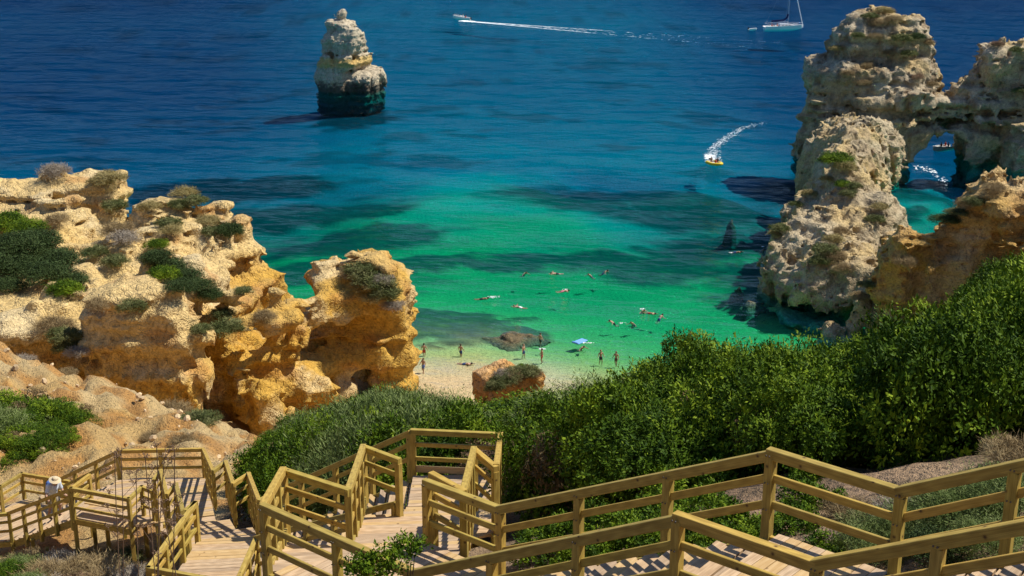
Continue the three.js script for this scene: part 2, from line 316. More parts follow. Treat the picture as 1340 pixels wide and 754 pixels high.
// prism over a plan outline [[x, z], ...] below a sloping top; walls lean in by `lean` per metre of height
function prism(outline, top, lean, round = 2) {
  return (x, y, z) => {
    let d = 1e9, inside = false;
    for (let i = 0, j = outline.length - 1; i < outline.length; j = i++) {
      const [ax, az] = outline[j], [bx, bz] = outline[i], ex = bx - ax, ez = bz - az, t = clamp(((x - ax) * ex + (z - az) * ez) / (ex * ex + ez * ez));
      d = Math.min(d, Math.hypot(x - ax - ex * t, z - az - ez * t));
      if ((az > z) !== (bz > z) && x < ax + (bx - ax) * (z - az) / (bz - az)) inside = !inside;
    }
    return smax((inside ? -d : d) + lean * y, (y - top(x, z)) * .9, round);
  };
}
function rockGeometry({ base, lo, hi, cell, strata = .8, rough = 1, fine = 1, color, seed = 0 }) {
  const o = seed * 17.3, terrace = (n, k) => { const t = n * k, q = Math.floor(t); return (q + sstep(.32, .68, t - q)) / k; };
  const field = (x, y, z) => {
    const b = base(x, y, z);
    if (b > 2.6 || b < -2.6) return b;
    const wy = y + .6 * n3(x * .06 + o, y * .08, z * .06) + .3 * n3b(x * .22, y * .1, z * .22 + o);
    // hard and soft beds, split blocks, upright cracks, then grain
    const ledge = (sstep(-.14, .14, n2(wy * .42 + o, seed)) - .5) * .62 + (sstep(-.2, .2, n2b(wy * 1.15 + o, .5)) - .5) * .34 + n2(wy * 3.1, o) * .10;
    const t1 = terrace(n3(x * .105 + o, y * .045, z * .105), 3), t2 = terrace(n3b(x * .31, y * .15 + o, z * .31), 3), t3 = terrace(n3(x * .62, y * .5 + o, z * .62), 2.5);
    const c1 = Math.exp(-13 * Math.abs(n3b(x * .12 + o, y * .035, z * .12))), c2 = Math.exp(-11 * Math.abs(n3(x * .42, y * .16 + o, z * .42)));
    const r3 = .7 - 2.4 * Math.abs(n3(x * .55 + o, y * .6, z * .55)), r4 = .6 - 2 * Math.abs(n3b(x * 1.25, y * 1.4 + o, z * 1.25));
    return b - strata * ledge - rough * (1.25 * t1 + .62 * t2 + .16 * t3 - .9 * c1 - .28 * c2 + fine * (.17 * r3 + .12 * r4));
  };
  const { pos, idx } = surfaceNets(field, lo, hi, cell, base);
  let g = new THREE.BufferGeometry();
  g.setAttribute('position', new THREE.Float32BufferAttribute(pos, 3)); g.setIndex(idx); g.computeVertexNormals();
  const col = new Float32Array(pos.length), nn = g.attributes.normal;
  for (let i = 0; i < pos.length / 3; i++) { const c = color(pos[i * 3], pos[i * 3 + 1], pos[i * 3 + 2]); col[i * 3] = c[0]; col[i * 3 + 1] = c[1]; col[i * 3 + 2] = c[2]; }
  g.setAttribute('color', new THREE.BufferAttribute(col, 3));
  g = g.toNonIndexed();
  const p = g.attributes.position.array, uv = new Float32Array(p.length / 3 * 2);
  for (let t = 0; t < p.length; t += 9) {
    const ax = p[t + 3] - p[t], ay = p[t + 4] - p[t + 1], az = p[t + 5] - p[t + 2], bx = p[t + 6] - p[t], by = p[t + 7] - p[t + 1], bz = p[t + 8] - p[t + 2];
    const nx = Math.abs(ay * bz - az * by), ny = Math.abs(az * bx - ax * bz), nz = Math.abs(ax * by - ay * bx);
    const fx = ay * bz - az * by, fy = az * bx - ax * bz, fz = ax * by - ay * bx, fl = Math.hypot(fx, fy, fz) || 1, N = g.attributes.normal.array;
    for (let q = 0; q < 9; q += 3) { const a = N[t + q] + .8 * fx / fl, b = N[t + q + 1] + .8 * fy / fl, c = N[t + q + 2] + .8 * fz / fl, l = Math.hypot(a, b, c); N[t + q] = a / l; N[t + q + 1] = b / l; N[t + q + 2] = c / l; } // crisper facets
    for (let q = 0; q < 3; q++) { const i = t + q * 3, o = i / 3 * 2; if (ny > nx && ny > nz) { uv[o] = p[i]; uv[o + 1] = p[i + 2]; } else if (nx > nz) { uv[o] = p[i + 2]; uv[o + 1] = p[i + 1]; } else { uv[o] = p[i]; uv[o + 1] = p[i + 1]; } }
  }
  g.setAttribute('uv', new THREE.BufferAttribute(uv, 2));
  return g;
}
const crackTex = dataTexture(512, 512, (u, v) => { // relief of broken stone: joints, chips, pits
  const a = tileNoise(n2, u, v, 4, 1), b = tileNoise(n2b, u, v, 9, 4), c = tileNoise(n2, u, v, 21, 9), d = tileNoise(n2b, u, v, 44, 2);
  const h = .62 + .16 * a + .12 * b + .07 * c + .04 * d - .30 * Math.exp(-10 * Math.abs(tileNoise(n2b, u, v, 5, 17))) - .18 * Math.exp(-8 * Math.abs(tileNoise(n2, u, v, 12, 23)));
  return [h, h, h];
});
const stainTex = dataTexture(512, 512, (u, v) => {
  const a = tileNoise(n2b, u, v, 6, 2), b = tileNoise(n2, u, v, 17, 5), c = tileNoise(n2b, u, v, 45, 8), pit = sstep(.45, .85, tileNoise(n2, u, v, 11, 31)) * .14;
  const h = .90 + .06 * a + .06 * b + .05 * c - pit; return [h, h * .985, h * .95];
}, true);
const rockMat = new THREE.MeshStandardMaterial({ vertexColors: true, roughness: .97, map: scaled(stainTex, 6.3), bumpMap: scaled(crackTex, 5.1), bumpScale: .30 });
const OCHRE = [.67, .385, .055], GOLD = [.76, .50, .115], PALE = [.80, .60, .29], CREAM = [.82, .67, .41], RUST = [.52, .23, .05], LICHEN = [.36, .31, .22], DUN = [.45, .33, .19];
const fleck = (x, y, z) => n3(x * .9, y * 1.3, z * .9) * .5 + n3b(x * 2.3, y * 2.8, z * 2.3) * .35;
function cliffColor(paleFrom, grey = .35) { // layered limestone: ochre below, pale beds above, rusty bands and lichen patches
  return (x, y, z) => {
    const wy = y + 1.2 * n3(x * .06, y * .06, z * .06) + .6 * n3b(x * .2, y * .1, z * .2), f = fleck(x, y, z);
    const bed = .5 + .5 * n2(wy * .5, 4.4), big = .5 + .5 * n3(x * .11 + 4, y * .16, z * .11);
    let c = mix3(OCHRE, GOLD, clamp(bed * .8 + .3 * f));
    c = mix3(c, PALE, sstep(paleFrom - 2.5, paleFrom + 2.5, wy + 3 * (big - .5)) * .85);
    c = mix3(c, CREAM, sstep(.62, .85, big + .15 * f) * .6);
    c = mix3(c, RUST, sstep(.66, .9, .5 + .5 * n3b(x * .16, y * .3, z * .16 + 8) + .1 * f) * .55);
    c = mix3(c, LICHEN, sstep(.6, .85, .5 + .5 * n3(x * .22 + 9, y * .22, z * .22) + .2 * f) * grey);
    return c.map((k) => k * (1 + .16 * f));
  };
}
function greyCliffColor(warm) { // weathered sea rock: cream and grey limestone, brown soil pockets
  return (x, y, z) => {
    const f = fleck(x, y, z), big = .5 + .5 * n3(x * .1, y * .15, z * .1 + 3), bed = .5 + .5 * n2((y + .5 * n3(x * .08, y * .1, z * .08)) * .6, 9.1);
    let c = mix3([.44, .365, .26], [.74, .63, .45], clamp(big * .7 + .35 * bed + .3 * f - .1));
    c = mix3(c, GOLD, warm * sstep(.35, .75, .5 + .5 * n3b(x * .09, y * .2, z * .09)) * .8);
    c = mix3(c, [.27, .185, .11], sstep(.55, .8, .5 + .5 * n3(x * .3 + 5, y * .3, z * .3) + .25 * f) * .7);
    return c.map((k) => k * (1 + .18 * f));
  };
}
function rock(name, label, category, opt) { const m = shadows(new THREE.Mesh(rockGeometry(opt), rockMat)); m.name = numbered(name); scene.add(m); return tag(m, label, category); }
const XZ = (u, v, z) => { const p = atZ(u, v, z); return [p.x, p.z]; };

// the ochre headland with its gully wall, ridge, cave and pierced tip
{
  const plateau = prism([XZ(-120, 300, -150), XZ(40, 260, -147), XZ(90, 240, -143), XZ(180, 250, -140), XZ(318, 255, -139), XZ(352, 300, -134), XZ(376, 360, -127.5), XZ(378, 400, -121.5), XZ(330, 400, -115.5), XZ(285, 400, -113), XZ(240, 420, -108.5), XZ(205, 440, -103.5), XZ(120, 420, -103), XZ(40, 420, -103), XZ(-120, 420, -103)],
    (x, z) => 15.9 + (-106 - z) * .085 + .8 * n2(x * .09, z * .09) + .6 * n2b(x * .2, z * .2) - 5 * sstep(-24.5, -17, x - (z + 130) * .12) , .14, 1.6);
  const ridge = prism([XZ(236, 420, -121), XZ(330, 400, -126), XZ(395, 400, -131), XZ(470, 400, -137), XZ(528, 430, -134.5), XZ(536, 450, -129.5), XZ(505, 450, -124.5), XZ(440, 450, -121), XZ(380, 470, -118.5), XZ(335, 480, -114), XZ(300, 480, -112), XZ(236, 480, -112)],
    (x, z) => { const u = 670 + x * 1720 / -z; return 13.0 + 1.2 * n2(x * .15, z * .15) - 2.4 * Math.exp(-(((u - 378) / 26) ** 2)) + .3 * Math.exp(-(((u - 462) / 50) ** 2)) - 3.2 * sstep(485, 540, u); }, .05, 1.5);
  const knob = lump(atZ(94, 266, -140), 5.4, 3.5, 4.6, 2.1), knob2 = lump(atZ(400, 395, -129), 2.2, 2.6, 2.2, 2.4), block = lump(atZ(470, 402, -128), 5.6, 4.6, 5, 3), foot = lump(atZ(507, 470, -127.5), 3.1, 4.6, 3.2, 2.6), foot2 = lump(atZ(425, 485, -121), 3.8, 5.5, 3.6, 2.6), butt = lump(atZ(330, 520, -113), 3.0, 5.0, 2.6, 2.4), spur = lump(atZ(338, 415, -118), 5, 2.4, 3.5, 2.5);
  const shelf = lump(atZ(200, 470, -104), 5.5, 6.5, 3.5, 2.6, .3);
  const cave = lump(atZ(262, 530, -110.5), 3.6, 6.4, 7.5, 2.3, -.25), cave2 = lump(atZ(320, 470, -112), 6.5, 1.9, 3.6, 2.4), cave3 = lump(atZ(372, 492, -115.5), 4.6, 2.4, 3.4, 2.2), hollow = lump(atZ(262, 440, -108.5), 3.4, 2.4, 3, 2.4), slot = lump(atZ(465, 455, -121.5), 6, 1.3, 3.6, 2.4), hole = lump(atZ(476, 506, -126), 1.2, 2.4, 14, 2.2, -.3), hole2 = lump(atZ(470, 485, -121.5), 3.0, 2.6, 2.4, 2.2), nick = lump(atZ(405, 428, -117.5), 2.6, 1.9, 2.4, 2.2), dip = lump(atZ(140, 270, -131), 3.6, 2.2, 4, 2.2), notch = lump(atZ(378, 372, -127), 2.3, 4.2, 16, 2.4, .2), notch2 = lump(atZ(352, 300, -127), 3.2, 5.5, 16, 2.2, .2);
  const base = (x, y, z) => {
    let d = plateau(x, y, z);
    d = smin(d, lumpD(knob, x, y, z), 2.5); d = smin(d, lumpD(shelf, x, y, z), 2);
    let r = ridge(x, y, z);
    for (const l of [knob2, block, foot, foot2, butt, spur]) r = smin(r, lumpD(l, x, y, z), 1.4);
    d = smin(d, r, 1.5);
    for (const l of [cave, cave2, cave3, hollow, slot, hole, hole2, nick, dip, notch, notch2]) d = smax(d, -lumpD(l, x, y, z), .8);
    // water-cut gullies down the bare wall
    if (z > -112 && y < 17 && x < -22) d += 1.0 * Math.abs(Math.sin((x * .95 + y * .22) * 2.6 + 1.4 * n2(x * .3, y * .1))) * sstep(17, 14, y) * sstep(-36, -33, x) ;
    return d;
  };
  rock('headland', 'ochre limestone headland with gullied wall, cave and pierced rounded tip beside the sandy beach', 'headland', { base, lo: [-66, -3, -153], hi: [-6, 25, -98], cell: .38, strata: .95, rough: .85, fine: .75, color: cliffColor(14, .16), seed: 1 });
}
// lone stack out at sea
{
  const c = onLevel(461, 121, 0), z = c.z - 4.5, sl = (u0, v0, u1, v1, dz, rz, e, t) => { const p = atZ(u0, v0, z + dz), q = atZ(u1, v1, z + dz), m = p.clone().add(q).multiplyScalar(.5); return lump(m, Math.abs(q.x - p.x) / 2, Math.abs(p.y - q.y) / 2, rz, e, t); };
  const A = [sl(421, 78, 468, 152, -.5, 5.2, 6, .55), sl(436, 88, 500, 150, 0, 4.8, 5, .35), sl(424, 74, 474, 88, -.3, 4.4, 6, .5), sl(424, 40, 466, 76, -.6, 4.2, 4.5, .55), sl(444, 37, 476, 73, .2, 3.8, 4, .3), sl(428, 22, 464, 48, -.6, 3.4, 3, .5), sl(440, 10, 458, 34, -.4, 2, 2.4), sl(425, 70, 478, 92, 0, 4.8, 5, .45)], cuts = [sl(430, 71, 486, 78, 3.2, 1.5, 4, .3)];
  const base = (x, y, zz) => { let d = 1e9; for (const l of A) d = smin(d, lumpD(l, x, y, zz), .6); for (const l of cuts) d = smax(d, -lumpD(l, x, y, zz), .4); return d; };
  const cf = greyCliffColor(.15), band = atZ(450, 79, z).y;
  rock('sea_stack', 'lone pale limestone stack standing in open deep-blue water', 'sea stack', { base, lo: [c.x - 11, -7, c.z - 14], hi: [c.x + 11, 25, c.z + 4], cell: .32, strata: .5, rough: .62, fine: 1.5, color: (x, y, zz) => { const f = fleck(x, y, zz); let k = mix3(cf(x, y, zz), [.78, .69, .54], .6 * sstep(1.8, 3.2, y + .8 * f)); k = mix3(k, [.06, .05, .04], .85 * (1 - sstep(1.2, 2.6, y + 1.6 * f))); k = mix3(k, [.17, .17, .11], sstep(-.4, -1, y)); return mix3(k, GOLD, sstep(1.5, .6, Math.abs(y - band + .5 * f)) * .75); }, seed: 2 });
}
// arch rock and bridge beyond the cove
const slab = (u0, v0, u1, v1, z, rz, e = 4, turn = 0) => { const p = atZ(u0, v0, z), q = atZ(u1, v1, z), c = p.clone().add(q).multiplyScalar(.5); return lump(c, Math.abs(q.x - p.x) / 2, Math.abs(p.y - q.y) / 2, rz, e, turn); };
{
  const A = [slab(1058, 76, 1226, 146, -247, 7.5, 3.4), slab(1090, 14, 1212, 100, -249, 7, 2.4), slab(1176, 60, 1221, 112, -247, 5, 2.8), slab(1066, 116, 1236, 140, -245, 7.8, 5), slab(1055, 124, 1420, 149, -243, 6, 8), slab(1058, 152, 1420, 275, -244.5, 6, 8), slab(1291, 58, 1400, 140, -243, 6.2, 4), slab(1308, 50, 1380, 90, -242, 4.6, 2.6), slab(1248, 107, 1282, 134, -243.5, 2.8, 2.6), slab(1050, 150, 1120, 275, -242, 8, 3), slab(1120, 146, 1178, 172, -238.5, 3.5, 4), slab(1322, 150, 1420, 275, -236, 7, 3.2), slab(1128, 168, 1172, 270, -235, 5, 3)];
  const cuts = [slab(1200, 169, 1251, 262, -244, 20, 5), slab(1184, 188, 1226, 264, -244, 20, 3), slab(1100, 147, 1420, 154, -237, 2.3, 5), slab(1060, 146, 1110, 153, -234.5, 3, 4)];
  const base = (x, y, z) => { let d = 1e9; for (const l of A) d = smin(d, lumpD(l, x, y, z), .9); for (const l of cuts) d = smax(d, -lumpD(l, x, y, z), .5); return d; };
  rock('arch_rock', 'massive craggy grey rock joined by a low natural arch across the cove entrance', 'rock arch', { base, lo: [48, -6.5, -260], hi: [110, 31, -226], cell: .42, strata: .85, rough: .98, fine: 1.6, color: greyCliffColor(.45), seed: 3 });
}
// steep pinnacle ridge between bay and cove
{
  const A = [
    lump(atZ(1112, 212, -214), 5.4, 6.2, 10, 2.4, .2), lump(atZ(1146, 208, -219), 4.2, 5.2, 7, 2.8), lump(atZ(1104, 240, -196), 5.4, 8.4, 13, 2.3, .1), lump(atZ(1112, 235, -206), 5.0, 9.5, 10, 2.4), lump(atZ(1102, 284, -181), 5.2, 9.0, 10, 2.0), lump(atZ(1090, 330, -172), 6, 7.5, 10, 2.1), lump(atZ(1114, 335, -170), 6.2, 8.6, 8, 2.0), lump(atZ(1066, 312, -176), 3.8, 5.6, 6, 2.3), lump(atZ(1052, 350, -166), 4.2, 5.4, 6, 2.5), lump(atZ(1084, 382, -160), 6.6, 5.6, 7.5, 2.6), lump(atZ(1045, 375, -160.5), 3.4, 3.2, 4.5, 3), lump(atZ(1125, 400, -153), 3.4, 5.0, 4, 2.2), lump(atZ(1138, 308, -172), 3.8, 5.4, 5, 2.3), lump(atZ(1133, 420, -149), 2.2, 3.4, 3, 2.4), lump(atZ(1100, 432, -149), 2.4, 1.5, 2, 2.6),
  ];
  const cuts = [lump(atZ(1070, 418, -153), 7, 1.5, 4, 2.4), lump(atZ(1120, 296, -160.5), 1.2, 3.6, 2, 2.2), lump(atZ(1040, 400, -157), 5, 1.0, 4, 2.4)];
  const base = (x, y, z) => { let d = 1e9; for (const l of A) d = smin(d, lumpD(l, x, y, z), 1.6); for (const l of cuts) d = smax(d, -lumpD(l, x, y, z), .6); return d; };
  const cf = greyCliffColor(.75);
  rock('pinnacle_rock', 'steep craggy pinnacle ridge with scattered tufts rising from the bay', 'rock pinnacle', { base, lo: [26, -6, -228], hi: [66, 24, -142], cell: .38, strata: .5, rough: 1.15, fine: 1.8, color: (x, y, z) => mix3(cf(x, y, z), [.62, .50, .30], .42 * sstep(1.5, 4, y)), seed: 4 });
}
// brown cliff under the bushy slope
{
  const wall = prism([XZ(1160, 330, -151), XZ(1230, 300, -153), XZ(1300, 260, -155), XZ(1440, 230, -158), XZ(1440, 300, -126), XZ(1300, 380, -136), XZ(1230, 400, -141), XZ(1172, 420, -144)],
    (x, z) => { const u = 670 + x * 1700 / -z; return mix(8.2, 15.2, sstep(1150, 1370, u)) + .9 * n2(x * .14, z * .14); }, .10, 1.2);
  const A = [lump(atZ(1215, 345, -145), 4, 4, 4, 2.5), lump(atZ(1285, 305, -145), 5, 3.4, 4, 2.6), lump(atZ(1345, 275, -143), 6, 3.6, 4, 2.6), lump(atZ(1176, 362, -147), 2.6, 3.6, 3.2, 2.4)], cuts = [lump(atZ(1250, 345, -137), 8, 1.0, 3, 2.4, -.2), lump(atZ(1260, 385, -134), 6, 1.4, 3, 2.4), lump(atZ(1198, 385, -141), 1.2, 5, 2.5, 2.2)];
  const base = (x, y, z) => { let d = wall(x, y, z); for (const l of A) d = smin(d, lumpD(l, x, y, z), 1.6); for (const l of cuts) d = smax(d, -lumpD(l, x, y, z), .7); return d; };
  const cf = cliffColor(17, .3);
  rock('cove_cliff', 'warm brown cliff wall sloping up behind the leafy bushes above the cove', 'cliff', { base, lo: [38, -3, -162], hi: [72, 25, -124], cell: .36, strata: 1.0, rough: 1.25, fine: 1.7, color: (x, y, z) => mix3(cf(x, y, z), [.47, .30, .13], .45), seed: 5 });
}
// small rock with a bushy cap behind the beach
{
  const A = [lump(atZ(676, 510, -118), 3.1, 2.5, 2.8, 2.8), lump(atZ(658, 518, -117), 1.8, 2.2, 2, 3), lump(atZ(697, 499, -117.5), 1.5, 1.5, 1.8, 2.8), lump(atZ(662, 528, -115.2), .9, .7, .8, 2.4)], cut = lump(atZ(654, 522, -114.4), .9, .9, 1.0, 2.4);
  const base = (x, y, z) => { let d = 1e9; for (const l of A) d = smin(d, lumpD(l, x, y, z), .8); return smax(d, -lumpD(cut, x, y, z), .4); };
  const cf = cliffColor(7.5, .15);
  rock('beach_rock', 'small orange rock with a shaggy shrub cap behind the beach', 'rock', { base, lo: [-7, -1, -125], hi: [8, 13, -111], cell: .2, strata: .4, rough: .6, fine: 1.3, color: (x, y, z) => mix3(cf(x, y, z), [.60, .25, .085], .5), seed: 6 });
}
// rocks that break or nearly break the surface
for (const [u, v, r, h, label] of [[958, 287, .8, .3, 'dark rounded rock poking out of the green water off the pinnacle'], [980, 393, 1.3, .12, 'flat brown weedy rock awash at the foot of the pinnacle'], [665, 438, 2.2, .12, 'dark boulder just awash among submerged weedy rocks'], [968, 376, .5, .2, 'tiny brown rock tip beside the flat weedy rock']]) {
  const p = onLevel(u, v, 0), deep = bedDepth(p.x, p.z), l = lump(V(p.x, -deep, p.z), r * 2.0, deep + h + .25, r * 1.6, 1.25);
  rock('wave_washed_rock', label, 'rock', { base: (x, y, z) => lumpD(l, x, y, z), lo: [p.x - r * 2 - 1.2, -deep - 1, p.z - r * 2 - 1.2], hi: [p.x + r * 2 + 1.2, 2, p.z + r * 2 + 1.2], cell: .17, strata: .2, rough: .4, color: (x, y, z) => { const f = fleck(x * 2, y * 2, z * 2); return mix3(mix3([.10, .085, .045], [.26, .19, .10], clamp(.5 + f)), [.16, .15, .08], sstep(-.7, -1.3, y)); }, seed: 7 });
}

// ---------------------------------------------------------------- wooden stairway
const woodGrain = (base, dark, knots, seed) => dataTexture(512, 256, (u, v) => { // u runs along the board (2 m), v across (0.5 m)
  const w = tileNoise(n2, u, v, 3, seed) * .35, g = tileNoise(n2b, u * .999, v, 6, seed + 5);
  const line = tileNoise(n2, (u * 1 + .02 * w) % 1, v, 2.2, seed) * .3;
  const streak = n2((v + w * .02) * 46 + line * 3, u * 2.2 * 0 + seed) * .5 + n2b(v * 110, Math.sin(u * 6.283) * .6 + seed) * .5;
  let k = 0;
  if (knots) for (const [ku, kv] of [[.12, .3], [.38, .72], [.61, .2], [.83, .55], [.52, .9]]) { const d = Math.hypot((u - ku) * 4, (v - kv)) / .035; if (d < 3) k = Math.max(k, Math.exp(-d * d)); }
  const t = clamp(.5 + .55 * streak + .35 * g);
  const c = mix3(dark, base, t);
  return mix3(c, [.20, .11, .04], k * .8);
}, true);
const srgb3 = (c) => c.map((x) => x <= .0031308 ? x * 12.92 : 1.055 * Math.pow(x, 1 / 2.4) - .055);
const railTex = woodGrain(srgb3([.54, .38, .085]), srgb3([.30, .195, .033]), true, 2), deckTex = woodGrain(srgb3([.60, .435, .27]), srgb3([.36, .24, .135]), false, 9), deckWarm = woodGrain(srgb3([.60, .42, .205]), srgb3([.46, .285, .11]), true, 14);
const woodBump = dataTexture(256, 256, (u, v) => { const h = .5 + .3 * n2(v * 60, 3) + .2 * tileNoise(n2b, u, v, 8); return [h, h, h]; });
const wood = (map, tint) => { const m = new THREE.MeshStandardMaterial({ map: map.clone(), roughness: .78, bumpMap: woodBump, bumpScale: .002 }); m.map.needsUpdate = true; m.color.setRGB(...tint); return m; };
const RAIL = [[1, 1, 1], [.90, .93, .88], [1.08, 1.02, .92], [.80, .82, .78], [.98, .96, .84], [.90, .95, .82]].map((t) => wood(railTex, t));
const DECK = [[1, 1, 1], [.90, .90, .92], [1.07, 1.04, 1.0], [.80, .79, .80], [1, .95, .88]].map((t) => wood(deckTex, t)).concat([wood(deckWarm, [1, 1, 1]), wood(deckWarm, [.95, .93, .9])]);
const RUNG = rng(77), pick = (a) => a[Math.floor(RUNG() * a.length)];

// a squared timber with eased edges, along +x from 0 to len, centred in y and z
function timberGeometry(len, h, w, c = .006) {
  const s = new THREE.Shape(), a = h / 2, b = w / 2;
  s.moveTo(-b + c, -a); s.lineTo(b - c, -a); s.lineTo(b, -a + c); s.lineTo(b, a - c); s.lineTo(b - c, a); s.lineTo(-b + c, a); s.lineTo(-b, a - c); s.lineTo(-b, -a + c); s.closePath();
  const g = new THREE.ExtrudeGeometry(s, { depth: len, bevelEnabled: false, steps: 1 });
  const p = g.attributes.position, uv = g.attributes.uv, n = g.attributes.normal, off = RUNG(), off2 = RUNG();
  for (let i = 0; i < p.count; i++) { const across = Math.abs(n.getX(i)) > .7 ? p.getY(i) : p.getX(i); uv.setXY(i, p.getZ(i) / 2 + off, across / .5 + off2); }
  g.rotateY(Math.PI / 2);
  return g;
}
function timber(name, a, b, h, w, parent, mats = RAIL, origin = parent.position) {
  const d = b.clone().sub(a), len = d.length(); d.normalize();
  const m = part(name, timberGeometry(len, h, w), pick(mats), parent);
  const side = V(-d.z, 0, d.x); if (side.lengthSq() < 1e-6) side.set(0, 0, 1); side.normalize();
  const up = side.clone().cross(d).normalize(); if (up.y < 0) { up.negate(); side.negate(); }
  m.matrix.makeBasis(d, up, side.clone().negate().multiplyScalar(d.clone().cross(up).dot(side.clone().negate()) < 0 ? -1 : 1));
  m.quaternion.setFromRotationMatrix(m.matrix); m.position.copy(a).sub(origin);
  return m;
}
function post(x, z, y0, y1, turn, parent, name = 'post', size = .115) {
  const g = timberGeometry(y1 - y0, size, size, .008); g.rotateZ(Math.PI / 2); g.rotateY(turn);
  const m = part(name, g, pick(RAIL), parent); m.position.set(x, y0, z).sub(parent.position); return m;
}
// a board given by the four corners of its top face
function boardGeometry(c0, c1, c2, c3, thick) { // c0-c1 along one long edge, c3-c2 along the other
  const top = [c0, c1, c2, c3], bot = top.map((p) => p.clone().sub(V(0, thick, 0))), pos = [], uv = [], L = c0.distanceTo(c1), W = c0.distanceTo(c3), o = RUNG(), q = RUNG();
  const face = (a, b, c, d, l, w) => { for (const [p, s, t] of [[a, 0, 0], [b, l, 0], [c, l, w], [a, 0, 0], [c, l, w], [d, 0, w]]) { pos.push(p.x, p.y, p.z); uv.push(s / 2 + o, t / .5 + q); } };
  face(top[0], top[1], top[2], top[3], L, W); face(bot[3], bot[2], bot[1], bot[0], L, W);
  for (let i = 0; i < 4; i++) { const j = (i + 1) % 4; face(bot[i], bot[j], top[j], top[i], i % 2 ? W : L, thick); }
  const g = new THREE.BufferGeometry();
  g.setAttribute('position', new THREE.Float32BufferAttribute(pos, 3)); g.setAttribute('uv', new THREE.Float32BufferAttribute(uv, 2)); g.computeVertexNormals();
  if (g.attributes.normal.getY(0) < 0) { const a = g.attributes; for (let i = 0; i < pos.length; i += 9) for (let k = 0; k < 3; k++) { const t = a.position.array[i + 3 + k]; a.position.array[i + 3 + k] = a.position.array[i + 6 + k]; a.position.array[i + 6 + k] = t; } for (let i = 0; i < uv.length; i += 6) for (let k = 0; k < 2; k++) { const t = a.uv.array[i + 2 + k]; a.uv.array[i + 2 + k] = a.uv.array[i + 4 + k]; a.uv.array[i + 4 + k] = t; } g.computeVertexNormals(); }
  return g;
}
// boards laid across the direction dir over a plan outline; each step of `pitch` metres holds `per` boards, all at the height level(t) of that step
function deck(parent, outline, dir, pitch, per, level, name, mats = DECK, thick = .045, fascia = true) {
  const d = V(dir[0], 0, dir[1]).normalize(), s = V(-d.z, 0, d.x), pts = outline.map(([x, z]) => [x * d.x + z * d.z, x * s.x + z * s.z]);
  const t0 = Math.min(...pts.map((p) => p[0])), t1 = Math.max(...pts.map((p) => p[0])), cross = (t) => { let lo = 1e9, hi = -1e9; for (let i = 0, j = pts.length - 1; i < pts.length; j = i++) { const a = pts[j], b = pts[i]; if ((a[0] > t) !== (b[0] > t)) { const q = a[1] + (b[1] - a[1]) * (t - a[0]) / (b[0] - a[0]); lo = Math.min(lo, q); hi = Math.max(hi, q); } } return hi > lo ? [lo, hi] : null; };
  const o = parent.position, at = (t, q, y) => V(d.x * t + s.x * q, y, d.z * t + s.z * q).sub(o), n = Math.max(1, Math.round((t1 - t0) / pitch)), step = (t1 - t0) / n, w = step / per;
  for (let i = 0; i < n; i++) for (let k = 0; k < per; k++) {
    const a = t0 + i * step + k * w + .004, b = a + w - .009, ca = cross(a + .001), cb = cross(b - .001), y = level((a + b) / 2 - t0, i, (t1 - t0)) + (RUNG() - .5) * .004;
    if (!ca || !cb || ca[1] - ca[0] < .15 || cb[1] - cb[0] < .15) continue;
    part(name, boardGeometry(at(a, ca[0] - RUNG() * .012, y), at(a, ca[1] + RUNG() * .012, y), at(b, cb[1] + RUNG() * .012, y), at(b, cb[0] - RUNG() * .012, y), thick), pick(mats), parent);
  }
  return { t0, t1, cross, at, n, step };
}
// a railing along points [x, y of the rail's top, z]: top rail, two lower rails and posts
function railing(label, pts, { every = 1.5, down = 1.25, group = 'stair railings', posts = true, bolts = 0 } = {}) {
  const P = pts.map((p) => p.isVector3 ? p : V(...p)), c = P[0].clone(); c.y -= 1.05;
  const t = thing('railing', label, 'railing', c, group);
  P.forEach((a, i) => {
    const b = P[i + 1];
    if (b) {
      const h = b.clone().sub(a); h.y = 0; h.normalize(); const ex = h.multiplyScalar(.045), e = V(0, 0, 0);
      timber('handrail', a.clone().sub(ex).sub(V(0, .055, 0)), b.clone().add(ex).sub(V(0, .055, 0)), .125, .11, t);
      for (const lower of [.36, .70]) timber('rail', a.clone().sub(V(0, lower, 0)), b.clone().sub(V(0, lower, 0)), .10, .045, t);
    }
    if (!posts) return;
    const turn = b ? -Math.atan2(b.z - a.z, b.x - a.x) : -Math.atan2(a.z - P[i - 1].z, a.x - P[i - 1].x);
    post(a.x, a.z, a.y - down, a.y - .10, turn, t);
    if (b) { const n = Math.floor(a.distanceTo(b) / every); for (let k = 1; k <= n; k++) { const f = k / (n + 1), q = a.clone().lerp(b, f); post(q.x, q.z, q.y - down, q.y - .10, turn, t); } }
  });
  if (bolts) for (const m of t.children.filter((m) => m.name === 'post')) for (const h of [.06, .41, .75]) for (const e of [-.02, .02]) {
    const g = new THREE.CylinderGeometry(.011, .011, .012, 6); g.rotateX(Math.PI / 2); const d = V(-dirA.z, 0, dirA.x), b = part('bolt', g, BOLT, t); b.position.copy(m.position).add(V(d.x * -.085 * bolts, down - h - .0, d.z * -.085 * bolts)).add(V(dirA.x * e, 0, dirA.z * e)); b.rotation.y = Math.atan2(d.x, d.z);
  }
  return t;
}
const BOLT = new THREE.MeshStandardMaterial({ color: new THREE.Color(.12, .11, .10), roughness: .5, metalness: .6 });
const RL = (u, v, alt) => onLevel(u, v, alt);
